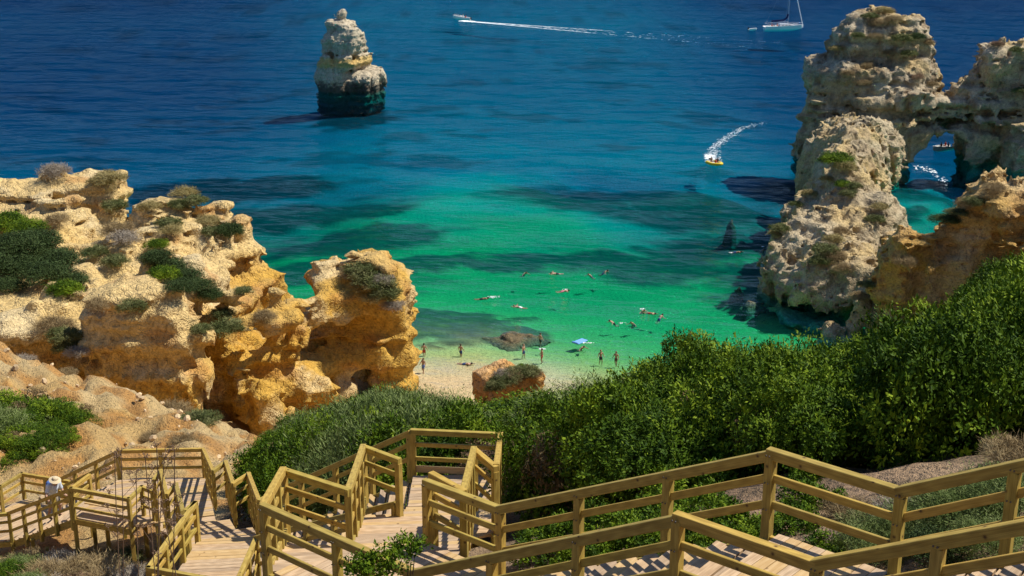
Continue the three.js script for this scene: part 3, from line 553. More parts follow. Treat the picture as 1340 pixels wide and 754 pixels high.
const S = {
  A1: RL(1180, 640, 45.35), A2: RL(1010, 588, 45.35), A3: RL(655, 664, 43.05), A4: RL(558, 628, 43.05), B1: RL(1070, 735, 45.35), B2: RL(888, 672, 45.35), B3: RL(545, 748, 43.05),
  P0: RL(345, 660, 43.05), P1: RL(370, 613, 42.15), P2: RL(455, 640, 42.15), P3: RL(475, 583, 40.9), P4: RL(521, 600, 40.9), Z1: RL(540, 562, 39.9), Z2: RL(655, 567, 39.9), Z3: RL(648, 610, 41.8), Z4: RL(620, 586, 41.8), Z5: RL(606, 641, 42.95), A5: RL(566, 619, 42.95),
  w8: RL(351, 647, 37), w7: RL(340, 654, 37), w6: RL(325, 619, 35.5), w5: RL(304.7, 632, 35.5), w4: RL(295, 603.5, 34.1), W3: RL(278.6, 615, 34.1), W2: RL(266, 588, 32.7), W1: RL(153, 589, 32.7),
  q1: RL(194, 742, 37), q2: RL(255, 657, 37), l1: RL(239, 668, 37), l2: RL(230, 633, 35.5), l3: RL(218, 646, 35.5), l4: RL(210, 615, 34.1), l5: RL(201, 627, 34.1), l6: RL(203, 641, 32.7), n3: RL(185, 636, 32.7), n2: RL(168, 652, 32.7), n1: RL(93, 638, 32.7), n0: RL(116, 621, 32.7),
  f2: RL(11, 671, 30.3), f3: RL(71, 630, 30.3), v1: RL(89, 629, 30.3), v2: RL(28, 619, 30.3), v3: RL(0, 636, 30.3), Fn: RL(335, 703, 37), Fb: RL(313, 753, 37),
};
const run = (a, b) => { const d = b.clone().sub(a); d.y = 0; return d.normalize(); };
const dirA = run(S.A1, S.A2);                                     // the way down along the upper flights
const upRun = (p, m, rise) => V(p.x - dirA.x * m, p.y + rise, p.z - dirA.z * m);
const A0 = upRun(S.A1, 3.6, 2.02), B0 = upRun(S.B1, 3.6, 2.02);
const xz = (...ps) => ps.map((p) => [p.x, p.z]);
const stringer = (t, a, b, drop, h = .24) => timber('stringer', a.clone().sub(V(0, drop, 0)), b.clone().sub(V(0, drop, 0)), h, .06, t);
const supports = (t, pts, deckY) => { for (const [x, z] of pts) { const g = ground(x, z) - .3, y = typeof deckY === 'function' ? deckY(x, z) : deckY; if (y - .1 > g + .1) post(x, z, g, y - .09, .4, t, 'support_post', .13); } };
const flightGroup = 'stair flights of the wooden stairway', landGroup = 'landings of the wooden stairway';

function flight(label, far0, far1, near0, near1, n, warm) { // stairs between two rails; rail tops given
  const c = near0.clone(); c.y -= 1.05;
  const t = thing('stair_flight', label, 'stairs', c, flightGroup), inset = (p, q) => p.clone().lerp(q, .035);
  const a0 = inset(far0, near0), a1 = inset(far1, near1), b0 = inset(near0, far0), b1 = inset(near1, far1);
  for (const p of [a0, a1, b0, b1]) p.y -= 1.05;
  for (let i = 0; i < n; i++) {
    const y = mix(a0.y, a1.y, (i + 1) / n) + .0, f0 = i / n - .02, f1 = (i + 1) / n;
    for (let k = 0; k < 2; k++) {
      const g0 = mix(f0, f1, k / 2) + .003, g1 = mix(f0, f1, (k + 1) / 2) - .004, ext = () => 1 + RUNG() * .01;
      const at = (a, b, f, e) => { const p = a.clone().lerp(b, f); p.y = y; return p; };
      part('tread', boardGeometry(at(a0, a1, g0), at(b0, b1, g0), at(b0, b1, g1), at(a0, a1, g1), .045).translate(-c.x, -c.y, -c.z), pick(warm ? DECK : DECK.slice(0, 5)), t);
    }
    const r0 = a0.clone().lerp(a1, (i + 1) / n - .012), r1 = b0.clone().lerp(b1, (i + 1) / n - .012); r0.y = r1.y = y - .1;
    if (i < n - 1) timber('riser', r0, r1, .10, .02, t, DECK.slice(0, 5));
  }
  stringer(t, a0, a1, .22); stringer(t, b0, b1, .22);
  return t;
}
// upper flight, landing, second flight: one straight run
flight('uppermost wooden stair flight dropping to the small level landing', A0, S.A1, B0, S.B1, 11);
{
  const c = S.B1.clone(); c.y -= 1.05;
  const t = thing('stair_landing', 'small level plank landing between the two straight upper flights', 'landing', c, landGroup);
  deck(t, xz(S.A1, S.A2, S.B2, S.B1), [dirA.x, dirA.z], .155, 1, () => 44.3, 'plank', DECK);
  stringer(t, S.A1, S.A2, 1.22, .22); stringer(t, S.B1, S.B2, 1.22, .22); supports(t, xz(S.A1, S.A2, S.B1, S.B2), 44.3);
}
flight('second wooden stair flight going down to the wide turning landing', S.A2, S.A3, S.B2, S.B3, 13, true);
{
  const c = S.P0.clone(); c.y -= 1.05;
  const t = thing('stair_landing', 'wide turning plank landing where the stairway bends towards the sea', 'landing', c, landGroup);
  deck(t, xz(S.A3, S.A4, S.P0, S.B3), [dirA.x, dirA.z], .155, 1, () => 42.0, 'plank', DECK);
  supports(t, [...xz(S.A3, S.P0, S.B3), [-2, -17.2]], 42); stringer(t, S.B3, S.P0, 1.22, .22);
}
// broad shallow steps down to the look-out landing, staggered sideways
const deckZ = (z) => 42 - clamp((-z - 18.4) / 7.9) * 3.15;
{
  const c = V(S.Z5.x, 40, S.Z5.z), t = thing('stair_flight', 'broad shallow wooden steps, staggered sideways, down to the square look-out landing', 'stairs', c, flightGroup);
  const out = xz(S.A4, S.A5, S.Z5, S.Z4, S.Z3, V(-.27, 0, -26.3), V(-2.2, 0, -26.3), S.P4, S.P3, S.P2, S.P1, S.P0);
  const b = [-.06, -1], info = deck(t, out, b, .42, 2, (m, i) => 42 - .175 * (i + 1) * (3.15 / .175) / Math.round((26.3 - 18) / .42) * .98, 'tread', DECK);
  stringer(t, S.Z3, V(S.Z2.x, 39.9, -26.4), 1.22); stringer(t, S.Z5, S.Z4, 1.22); stringer(t, S.P0, S.P1, 1.22); stringer(t, S.P2, S.P3, 1.22);
  supports(t, xz(S.Z3, S.Z4, S.P1, S.P2, S.P3, S.P4), (x, z) => deckZ(z));
}
{
  const c = V(S.Z1.x, 38.85, S.Z1.z), t = thing('stair_landing', 'square look-out plank landing railed in on its seaward side', 'landing', c, landGroup);
  deck(t, xz(V(-.27, 0, -26.3), S.Z2, S.Z1, V(-2.2, 0, -26.3)), [-.06, -1], .155, 1, () => 38.85, 'plank', DECK);
  timber('kick_board', S.Z1.clone().sub(V(0, .95, 0)), S.Z2.clone().sub(V(0, .95, 0)), .16, .03, t, DECK.slice(5)); supports(t, xz(S.Z1, S.Z2), 38.85);
  stringer(t, S.Z1, S.Z2, 1.24, .22);
}
// flight turning back along the slope to the lower deck
flight('short wooden stair flight half hidden below the look-out landing', S.Z1, S.w8, V(S.P4.x, 39.9, S.P4.z), S.Fn, 14, true);
{
  const c = V(S.q1.x, 35.95, S.q1.z), t = thing('stair_landing', 'lower plank deck at the top of the long staggered steps', 'landing', c, landGroup);
  deck(t, xz(S.q1, S.q2, S.w8, S.Fn, S.Fb), [-.1, -1], .155, 1, () => 35.95, 'plank', DECK);
  supports(t, xz(S.q1, S.q2, S.Fb, S.w8), 35.95); stringer(t, S.q1, S.Fb, 1.24, .22);
}
{
  const c = V(S.l3.x, 33, S.l3.z), t = thing('stair_flight', 'long staggered wooden steps running down to the seaward deck with dry stalks beside', 'stairs', c, flightGroup);
  const out = xz(S.q2, S.l1, S.l2, S.l3, S.l4, S.l5, V(-11.2, 0, -39.6), V(-9.6, 0, -40.1), S.W3, S.w4, S.w5, S.w6, S.w7);
  deck(t, out, [-.3, -.954], .47, 2, (m, i, L) => mix(35.95, 31.65, clamp((m + .3) / L)) - .0, 'tread', DECK);
  for (const [a, b] of [[S.l1, S.l2], [S.l3, S.l4], [S.w7, S.w6], [S.w5, S.w4], [S.W3, S.W2]]) stringer(t, a, b, 1.24);
  supports(t, xz(S.l2, S.l3, S.l4, S.l5, S.w5, S.w6), (x, z) => mix(35.95, 31.65, clamp((-z - 30.2) / 9.8)));
}
{
  const c = V(S.n2.x, 31.65, S.n2.z), t = thing('stair_landing', 'seaward plank deck on tall support posts above dry brush', 'landing', c, landGroup);
  deck(t, xz(S.W1, S.W2, V(-9.6, 0, -40.1), V(-11.2, 0, -39.6), S.l6, S.n3, S.n2, S.n1, S.n0), [-.3, -.954], .155, 1, () => 31.65, 'plank', DECK);
  supports(t, [...xz(S.W1, S.W2, S.n2, S.n1, S.n3, S.n0), [-13.1, -40.1], [-12.6, -41]], 31.65);
  stringer(t, S.n1, S.n2, 1.2, .2); stringer(t, S.n2, S.n3, 1.2, .2); stringer(t, S.W1, S.W2, 1.24, .2);
  timber('bench_board', V(-13.7, 32.1, -40.25), V(-12.3, 32.1, -39.75), .04, .34, t, DECK.slice(5));
}
{ const t = flight('lowest wooden stair flight with a man walking down it', S.W1, S.f3, S.n1, S.f2, 13); supports(t, [[-15.2, -41], [-16.3, -42], [-14.9, -44], [-15.6, -41.4]], 29.9); }
{
  const vB = V(-20.5, 30.3, -43.6), c = V(S.f2.x, 29.25, S.f2.z), t = thing('stair_landing', 'lowest plank landing beside the round green bush', 'landing', c, landGroup);
  deck(t, xz(S.f2, S.f3, S.v2, S.v3, vB, V(-19.3, 0, -42.6)), [-.75, -.66], .155, 1, () => 29.25, 'plank', DECK); supports(t, xz(S.f2, S.f3, S.v2), 29.25); stringer(t, S.f2, V(-19.3, 30.3, -42.6), 1.2, .2);
}
railing('long seaward railing down the upper flights, ending at the turning landing', [A0, S.A1, S.A2, S.A3, S.A4], { down: 1.9, every: 1.7, bolts: 1 });
railing('long landward railing of the upper flights ending at the tall corner post', [B0, S.B1, S.B2, S.B3, S.P0], { down: 1.9, every: 1.7, bolts: 1 });
railing('zigzag railing on the inland edge of the broad shallow steps', [S.P0.clone().add(V(-.02, .001, -.06)), S.P1, S.P2, S.P3, S.P4]);
railing('zigzag railing on the hedge edge of the broad shallow steps', [S.A5, S.Z5, S.Z4, S.Z3], { every: 1.1 });
railing('three-sided railing round the square look-out landing', [V(S.Z3.x + .02, S.Z3.y + .02, S.Z3.z - .06), S.Z2, S.Z1], { every: 3.5 });
railing('sloping railing on the bush edge of the half-hidden flight', [V(S.Z1.x - .08, S.Z1.y - .03, S.Z1.z - .06), S.w8, S.w7]);
railing('sloping railing from the zigzag steps to the lower deck corner', [V(S.P4.x - .1, 39.95, S.P4.z - .1), S.Fn, S.Fb]);
railing('zigzag railing on the bush edge of the long staggered steps', [S.w7.clone().add(V(-.05, -.02, -.1)), S.w6, S.w5, S.w4, S.W3, S.W2]);
railing('zigzag railing on the shaded edge of the long staggered steps', [S.l1, S.l2, S.l3, S.l4, S.l5, S.l6]);
railing('railing along the open edge of the lower deck', [S.Fb.clone().add(V(-.05, 0, .3)), S.q1, S.q2, S.l1.clone().add(V(.06, 0, -.05))]);
railing('level railing along the seaward edge of the tall-posted deck', [S.W2.clone().add(V(-.05, 0, -.08)), S.W1, S.f3, S.v1.clone().add(V(.1, 0, .4))], { every: 1.6 });
railing('railing along the landward edge of the tall-posted deck and its bench', [S.l6.clone().add(V(-.08, 0, .05)), S.n3, S.n2, S.n1, S.n0], { every: 2.2 });
railing('sloping railing beside the walking man', [S.n1.clone().add(V(-.08, -.03, -.04)), S.f2, V(-19.3, 30.3, -42.6)], { down: 1.5 });
railing('pale railing round the lowest landing by the bush', [S.v1, S.v2, S.v3, V(-20.5, 30.3, -43.6)], { every: 1.3 });

// ---------------------------------------------------------------- vegetation
// A crown is many small leaf-sized faces spread over the shells of a cluster of lumps. Built once per kind and variant, then shared.
const leafMat = (c, t = .16) => { const m = new THREE.MeshPhysicalMaterial({ vertexColors: true, roughness: .6, transmission: t, thickness: 0, ior: 1.35, specularIntensity: .3, side: THREE.DoubleSide }); m.name = c; return m; };
const LEAF = leafMat('leaves'), SOFT = leafMat('soft leaves', .15), TWIG = new THREE.MeshStandardMaterial({ vertexColors: true, roughness: .95, side: THREE.DoubleSide }), BARK = new THREE.MeshStandardMaterial({ color: new THREE.Color(.13, .095, .065), roughness: .95, bumpMap: scaled(grainTex, .3), bumpScale: .02 });
function crownGeometry({ seed, kmin = .24, kvar = .24, reach = .82, jut = .1, lumps = 26, flat = .62, sprigs = 3600, leaves = 6, leaf = .05, width = .42, spread = .10, tones, dead = 0, up = .35, twig = false, shells = [1, .86, .7], clumpiness = .5 }) {
  const r = rng(seed), L = [], pos = [], nor = [], col = [], gauss = () => (r() + r() + r() - 1.5) * .82;
  // lumps sit over a dome of radius 1 and height `flat`*1.6
  for (let i = 0; i < lumps; i++) {
    const a = i * 2.39996 + r() * .6, q = Math.sqrt((i + .5) / lumps) * reach, h = Math.sqrt(Math.max(0, 1 - q * q)), k = kmin + kvar * r();
    const out = 1 + (r() - .5) * jut; L.push({ c: V(Math.cos(a) * q * (.5 + .5 * out), (h * .95 + (r() - .5) * .24) * flat * 1.35 * out, Math.sin(a) * q * (.5 + .5 * out)), k, tone: r(), dead: r() < dead });
  }
  const nv = V(0, 1, 0), t1 = V(0, 0, 0), t2 = V(0, 0, 0), p = V(0, 0, 0), d = V(0, 0, 0), c = [0, 0, 0];
  for (let i = 0; i < sprigs; i++) {
    const l = L[Math.floor(r() * lumps)], sh = shells[Math.floor(Math.pow(r(), .6) * 0 + r() * shells.length)];
    let z = r() * 1.5 - .5, a = r() * 6.283, q = Math.sqrt(Math.max(0, 1 - z * z)); nv.set(Math.cos(a) * q, z, Math.sin(a) * q);
    const bump = 1 + .30 * n3(nv.x * 2.2 + seed, nv.y * 2.2 + l.c.x * 9, nv.z * 2.2);
    p.copy(nv).multiplyScalar(l.k * sh * bump).add(l.c);
    if (p.y < -.12) continue;
    const clump = n3b(p.x * 5 + seed, p.y * 5, p.z * 5), gap = n3(p.x * 7, p.y * 7 + seed, p.z * 7);
    if (gap < -.62 + clumpiness * .3 && sh > .8) continue;
    const tone = clamp(.5 + .28 * clump + .75 * (l.tone - .5) + .25 * gauss()), src = l.dead ? tones[3] ?? tones[0] : null;
    d.copy(nv).multiplyScalar(.7).add(V(gauss() * .8, up + gauss() * .5, gauss() * .8)).normalize();
    for (let k = 0; k < leaves; k++) {
      // a leaf: two triangles folded along the midrib
      const f = k / leaves, along = (f - .3) * spread * 1.4, rad = spread * (.35 + .5 * r());
      t1.set(gauss(), gauss(), gauss()).cross(d).normalize(); t2.copy(d).multiplyScalar(.45 + .5 * r()).add(t1).normalize();
      const bx = p.x + d.x * along, by = p.y + d.y * along, bz = p.z + d.z * along, len = leaf * (.75 + .6 * r()), w = len * width * .5;
      // the blade turns its face outwards and up, roughly
      const fx = nv.x + gauss() * .34, fy = nv.y + .15 + gauss() * .34, fz = nv.z + gauss() * .34;
      const sx = t2.y * fz - t2.z * fy, sy = t2.z * fx - t2.x * fz, sz = t2.x * fy - t2.y * fx, sl = Math.hypot(sx, sy, sz) || 1;
      const ux = sx / sl, uy = sy / sl, uz = sz / sl, ox = t2.x * rad * .35, oy = t2.y * rad * .35, oz = t2.z * rad * .35;
      const x0 = bx + ox, y0 = by + oy, z0 = bz + oz, x1 = x0 + t2.x * len, y1 = y0 + t2.y * len, z1 = z0 + t2.z * len, mx = (x0 + x1) / 2, my = (y0 + y1) / 2, mz = (z0 + z1) / 2;
      const m = clamp(tone + .3 * gauss()), tc = src ?? (m < .5 ? mix3(tones[0], tones[1], m * 2) : mix3(tones[1], tones[2], m * 2 - 1));
      pos.push(x0, y0, z0, mx + ux * w, my + uy * w, mz + uz * w, x1, y1, z1, x0, y0, z0, x1, y1, z1, mx - ux * w, my - uy * w, mz - uz * w);
      for (let e = 0; e < 6; e++) col.push(tc[0], tc[1], tc[2]);
    }
  }
  const g = new THREE.BufferGeometry();
  g.setAttribute('position', new THREE.Float32BufferAttribute(pos, 3)); g.setAttribute('color', new THREE.Float32BufferAttribute(col, 3)); g.computeVertexNormals();
  return g;
}
function stemsGeometry(seed, n = 7, reach = .75, height = .8, thick = .03) {
  const r = rng(seed), list = [];
  for (let i = 0; i < n; i++) {
    const a = i / n * 6.283 + r(), q = reach * (.5 + .5 * r()), h = height * (.5 + .6 * r());
    const c = new THREE.QuadraticBezierCurve3(V((r() - .5) * .2, -.5, (r() - .5) * .2), V(Math.cos(a) * q * .3, h * .55, Math.sin(a) * q * .3), V(Math.cos(a) * q, h, Math.sin(a) * q));
    const g = new THREE.TubeGeometry(c, 5, thick * (.6 + .6 * r()), 5, false);
    // taper towards the tip
    const p = g.attributes.position, tip = c.getPoint(1); for (let k = 0; k < p.count; k++) { const t = Math.floor(k / 6) / 5, o = c.getPoint(t), f = 1 - .75 * t; p.setXYZ(k, o.x + (p.getX(k) - o.x) * f, o.y + (p.getY(k) - o.y) * f, o.z + (p.getZ(k) - o.z) * f); }
    list.push(g);
  }
  return mergeGeometries(list);
}
const GREEN = [[.024, .056, .004], [.080, .145, .006], [.225, .305, .016]], OLIVE = [[.075, .095, .028], [.14, .155, .05], [.23, .225, .095]], SILVER = [[.070, .105, .022], [.145, .195, .050], [.26, .31, .11]], DRY = [[.17, .115, .05], [.28, .195, .085], [.38, .285, .14]], STRAW = [[.24, .19, .075], [.36, .29, .115], [.47, .39, .18]], DARK = [[.028, .048, .014], [.05, .082, .022], [.085, .12, .038]], GREYDRY = [[.20, .165, .125], [.30, .25, .19], [.40, .34, .26]], BROWN = [[.13, .075, .04], [.22, .13, .07], [.30, .19, .11]];
const kinds = {
  mastic: { mat: LEAF, list: [1, 2, 3, 4].map((s) => ({ seed: 100 + s, tones: [...GREEN, [.16, .11, .05]], dead: .03, sprigs: 5200, leaves: 6, leaf: .046, spread: .07, lumps: 22, kmin: .16, kvar: .17, reach: .95, jut: .55, shells: [1, 1, .95, .9, .6] })) },
  low: { mat: LEAF, list: [1, 2, 3].map((s) => ({ seed: 120 + s, tones: GREEN, sprigs: 750, leaves: 6, leaf: .105, spread: .12, lumps: 11, kmin: .2, kvar: .2, jut: .5, flat: .55 })) },
  sprig: { mat: LEAF, list: [1, 2].map((s) => ({ seed: 125 + s, tones: GREEN, sprigs: 210, leaves: 6, leaf: .16, width: .5, spread: .2, lumps: 9, kmin: .2, kvar: .25, jut: .8, flat: .7, up: .8 })) },
  far: { mat: LEAF, list: [1, 2].map((s) => ({ seed: 130 + s, tones: GREEN, sprigs: 3200, leaves: 4, leaf: .075, spread: .10, lumps: 24, flat: .55 })) },
  dark: { mat: LEAF, list: [1, 2].map((s) => ({ seed: 160 + s, tones: DARK, sprigs: 3200, leaves: 4, leaf: .07, spread: .10, lumps: 26, flat: .5 })) },
  soft: { mat: SOFT, list: [1, 2, 3].map((s) => ({ seed: 200 + s, tones: SILVER, sprigs: 3000, leaves: 7, leaf: .075, width: .16, spread: .13, lumps: 22, up: .9 })) },
  olive: { mat: SOFT, list: [1, 2].map((s) => ({ seed: 230 + s, tones: OLIVE, sprigs: 900, leaves: 6, leaf: .22, width: .12, spread: .14, lumps: 12, up: 1.2, flat: .5 })) },
  straw: { mat: SOFT, list: [1, 2].map((s) => ({ seed: 250 + s, tones: STRAW, sprigs: 620, leaves: 6, leaf: .34, width: .06, spread: .12, lumps: 9, up: 1.5, flat: .45 })) },
  dry: { mat: TWIG, list: [1, 2].map((s) => ({ seed: 270 + s, tones: DRY, sprigs: 1100, leaves: 6, leaf: .26, width: .05, spread: .2, lumps: 14, up: .5, flat: .45, shells: [1, .9, .6, .3] })) },
  greydry: { mat: TWIG, list: [1].map((s) => ({ seed: 290 + s, tones: GREYDRY, sprigs: 900, leaves: 6, leaf: .25, width: .06, spread: .2, lumps: 12, up: .8, flat: .5, shells: [1, .8, .5] })) },
  brown: { mat: TWIG, list: [1].map((s) => ({ seed: 310 + s, tones: BROWN, sprigs: 1500, leaves: 5, leaf: .10, width: .3, spread: .14, lumps: 14, flat: .5 })) },
};
for (const k of Object.values(kinds)) k.geo = k.list.map(crownGeometry);
const stemGeo = [stemsGeometry(1), stemsGeometry(2), stemsGeometry(3)];
const PR = rng(4242);
function plant(kind, name, label, category, pos, size, group, squash = 1, stems = true) {
  const k = kinds[kind], o = thing(name, label, category, pos, group);
  const f = part('foliage', k.geo[Math.floor(PR() * k.geo.length)], k.mat, o);
  const turn = PR() * 6.283; f.rotation.y = turn; f.scale.set(size, size * squash, size);
  if (stems) { const s = part('stems', stemGeo[Math.floor(PR() * 3)], BARK, o); s.rotation.y = turn; s.scale.set(size, size * squash, size); }
  return o;
}
const G = (x, z, dy = 0) => V(x, ground(x, z) + dy, z);
// scatter inside a plan outline on a jittered grid
function scatter(outline, step, each) {
  const xs = outline.map((p) => p[0]), zs = outline.map((p) => p[1]);
  const inside = (x, z) => { let c = false; for (let i = 0, j = outline.length - 1; i < outline.length; j = i++) { const [ax, az] = outline[j], [bx, bz] = outline[i]; if ((az > z) !== (bz > z) && x < ax + (bx - ax) * (z - az) / (bz - az)) c = !c; } return c; };
  let row = 0;
  for (let z = Math.max(...zs); z > Math.min(...zs); z -= step * .87, row++) for (let x = Math.min(...xs) + (row % 2) * step / 2; x < Math.max(...xs); x += step) {
    const px = x + (PR() - .5) * step * .6, pz = z + (PR() - .5) * step * .6; if (inside(px, pz)) each(px, pz);
  }
}
// how high a bush may stand so that the thicket keeps the outline it has from the car park wall
const outlineMain = [[600, 600], [650, 560], [690, 515], [720, 492], [760, 478], [830, 470], [900, 452], [960, 445], [1040, 438], [1110, 446], [1165, 440], [1200, 418], [1250, 385], [1300, 345], [1345, 315], [1500, 260]];
const outlineMid = [[250, 640], [290, 595], [350, 562], [430, 532], [500, 516], [545, 520], [600, 540], [640, 560], [700, 560]];
function room(x, z, outline = outlineMain) { const u = 670 + x * 1720 / -z; let i = 0; while (i < outline.length - 2 && u > outline[i + 1][0]) i++; const v = mix(outline[i][1], outline[i + 1][1], clamp((u - outline[i][0]) / (outline[i + 1][0] - outline[i][0]))); return atZ(u, v, z).y - ground(x, z); }
const CROWN_H = 1.12;                                             // crown height over its size at squash 1
// the big leafy hedge below the upper flights
scatter([[.9, -24.8], [2.0, -22.2], [5, -21.2], [8.5, -21.4], [12.5, -21.8], [16, -22], [16, -33.5], [11, -33.5], [6, -33], [2.5, -33], [.6, -29]], 1.62, (x, z) => {
  const h = clamp(room(x, z) * (.58 + .40 * PR()), .8, 2.8), s = clamp(h / CROWN_H * (.7 + .3 * PR()), .9, 1.7); plant('mastic', 'mastic_bush', 'thicket', 'bush', G(x, z, -.1), s, 'bushes of the thicket seaward of the upper flights', h / CROWN_H / s);
});
// slope beyond it, up towards the cove cliff
scatter([[9.4, -35.5], [13, -35], [19, -34], [26, -50], [24, -58], [15.5, -56], [11, -46]], 2.4, (x, z) => { const h = clamp(room(x, z) * (.6 + .35 * PR()), .9, 3.0), s = clamp(h / CROWN_H * .9, 1.1, 2.0); plant('mastic', 'mastic_bush', 'cliff slope', 'bush', G(x, z, -.2), s, 'bushes on the slope up to the cove cliff', h / CROWN_H / s); });
// soft grey-green and leafy bushes beyond the look-out landing
const midLabel = 'leafy green bush beyond the look-out landing', midSoft = 'silvery fine-leaved bush beyond the look-out landing';
scatter([[-2.6, -31.2], [-4.4, -33.5], [-5.7, -37], [-6.9, -41], [-8.4, -46], [-10.2, -55], [-10.2, -63], [-6, -66], [-2, -64], [-.6, -56], [0, -46], [-.2, -36], [-.4, -30.5]], 1.95, (x, z) => {
  const soft = n2(x * .22 + 5, z * .16) > .12, h = clamp(room(x, z, outlineMid) * (.85 + .2 * PR()), .9, 3.2), s = clamp(h / CROWN_H * .85, 1.1, 1.9);
  plant(soft ? 'soft' : 'mastic', soft ? 'silvery_bush' : 'mastic_bush', soft ? midSoft : midLabel, 'bush', G(x, z, -.15), s, soft ? 'silvery bushes beyond the look-out landing' : 'leafy bushes beyond the look-out landing', clamp(h / CROWN_H / s, .7, 1.6));
});
scatter([[.6, -31], [3, -33], [6, -34], [9, -36], [10, -46], [6, -52], [2, -50], [.8, -40]], 2.1, (x, z) => plant(PR() < .75 ? 'mastic' : 'soft', 'mastic_bush', 'green bush on the steep bank between thicket and beach rock', 'bush', G(x, z, -.2), 1.3 + .6 * PR(), 'bushes on the bank towards the beach rock', .9));
scatter([[-12, -64], [-2, -60], [4, -56], [10, -60], [9, -76], [0, -78], [-10, -74]], 3.0, (x, z) => plant('far', 'mastic_bush', 'green bush low on the bank just above the beach', 'bush', G(x, z, -.3), 1.9 + .8 * PR(), 'bushes low on the bank above the beach', .8));
// brown withered shrubs beside the look-out landing
for (const [x, z, s, k] of [[.75, -26.6, .8, 'brown'], [.6, -28.6, .9, 'dry'], [1.0, -24.6, .7, 'brown'], [-.3, -30.2, .9, 'brown'], [.9, -30.4, .9, 'dry']]) plant(k, 'withered_shrub', 'withered brown shrub hugging the look-out landing', 'shrub', G(x, z), s, 'withered shrubs by the look-out landing', 1.1);
// low plants between the upper flights and the thicket
for (const [u, v, z, s] of [[790, 690, -17.6, .45], [840, 672, -17.9, .55], [900, 665, -17.8, .5], [960, 655, -17.4, .55], [985, 668, -16.8, .42], [930, 690, -16.9, .38], [760, 700, -18.2, .4], [870, 690, -17.2, .4], [1080, 690, -15.8, .38], [1100, 705, -15.3, .3], [700, 700, -19, .45], [740, 690, -19.2, .5], [800, 672, -19.2, .55], [870, 655, -19, .55], [930, 645, -18.8, .5], [1040, 665, -17.2, .4], [1060, 650, -18, .45]]) { const p = atZ(u, v, z); plant('low', 'low_shrub', 'low bright-leaved shrub tucked behind the long seaward railing', 'shrub', G(p.x, p.z, -.05), s, 'low shrubs behind the seaward railing', 1); }
for (const [u, v, z, s, k] of [[1150, 690, -15.2, .5, 'soft'], [1200, 670, -15.3, .55, 'soft'], [1260, 660, -15.2, .6, 'soft'], [1320, 650, -15.2, .65, 'soft'], [1230, 690, -14.6, .4, 'dark'], [1300, 690, -14.2, .45, 'soft'], [1140, 660, -16, .4, 'olive'], [1320, 606, -17.8, .45, 'dry'], [1230, 640, -16.4, .4, 'straw'], [1290, 630, -16.2, .45, 'soft'], [1110, 650, -17.2, .35, 'dry'], [1180, 655, -16, .4, 'greydry']]) { const p = atZ(u, v, z); plant(k, ['dry', 'straw', 'greydry', 'olive'].includes(k) ? 'dry_shrub' : 'low_shrub', ['dry', 'straw', 'greydry', 'olive'].includes(k) ? 'dry brown scrub on the dirt strip behind the seaward railing' : 'grey-green low shrub at the bend of the seaward railing', 'shrub', G(p.x, p.z, -.05), s, ['dry', 'straw', 'greydry', 'olive'].includes(k) ? 'dry scrub on the dirt strip' : 'grey-green shrubs at the railing bend', .9); }
// bush at the very front, leafy sprig in front of the turning landing
for (const [u, v, z, s, k, label] of [[503, 745, -15.3, .30, 'sprig', 'small leafy shrub in front of the turning landing rail'], [535, 722, -15.5, .26, 'sprig', 'leafy sprig reaching over the turning landing rail'], [475, 750, -15.2, .28, 'sprig', 'smaller sprig beside the leafy shrub before the turning landing']]) {
  const p = atZ(u, v, z), o = plant(k, 'leafy_shrub', label, 'shrub', p.add(V(0, -s * .5, 0)), s, null, 1.1, false), st = part('stems', stemGeo[0], BARK, o); st.scale.set(s * .8, (p.y - ground(p.x, p.z) + .2) / .5, s * .8); st.position.y = 0; st.scale.y = Math.max(st.scale.y, s);
  st.geometry = stemGeo[1].clone(); st.geometry.translate(0, -.0, 0); const q = st.geometry.attributes.position; for (let i = 0; i < q.count; i++) if (q.getY(i) > 0) q.setY(i, q.getY(i) * s / st.scale.y * 1.3);
}
// round green bush on the sandy slope and its neighbours
for (const [u, v, z, s, k, q] of [[60, 560, -60, 2.0, 'mastic', .8], [20, 540, -62, 2.2, 'mastic', .85], [-20, 530, -62, 2.2, 'mastic', .85], [90, 570, -60, 1.3, 'mastic', .85], [40, 590, -57, 1.5, 'mastic', .8], [0, 590, -57, 1.8, 'mastic', .85], [25, 565, -59, 1.6, 'soft', .8], [70, 600, -55, 1.2, 'mastic', .8], [20, 610, -54, 1.3, 'mastic', .85], [-25, 580, -57, 2, 'soft', .9], [105, 585, -57.5, .8, 'mastic', .8]]) { const p = atZ(u, v, z); plant(k, k === 'soft' ? 'silvery_bush' : 'mastic_bush', 'green bush in the rounded clump on the bare sandy slope', 'bush', G(p.x, p.z, -.35), s, 'bushes of the rounded clump on the sandy slope', q); }
// find the top of the rock under a place by sampling the meshes' columns
const rockTops = [];
scene.traverse((o) => { if (o.isMesh && ['headland', 'arch_rock', 'pinnacle_rock', 'cove_cliff', 'beach_rock', 'sea_stack'].includes(o.name)) rockTops.push(o); });
const rockGrid = new Map();
for (const o of rockTops) { const p = o.geometry.attributes.position.array; for (let i = 0; i < p.length; i += 9) { const x = (p[i] + p[i + 3] + p[i + 6]) / 3, y = (p[i + 1] + p[i + 4] + p[i + 7]) / 3, z = (p[i + 2] + p[i + 5] + p[i + 8]) / 3, k = Math.round(x * 1.4) + ',' + Math.round(z * 1.4), e = rockGrid.get(k); if (e) e.push(y); else rockGrid.set(k, [y]); } }
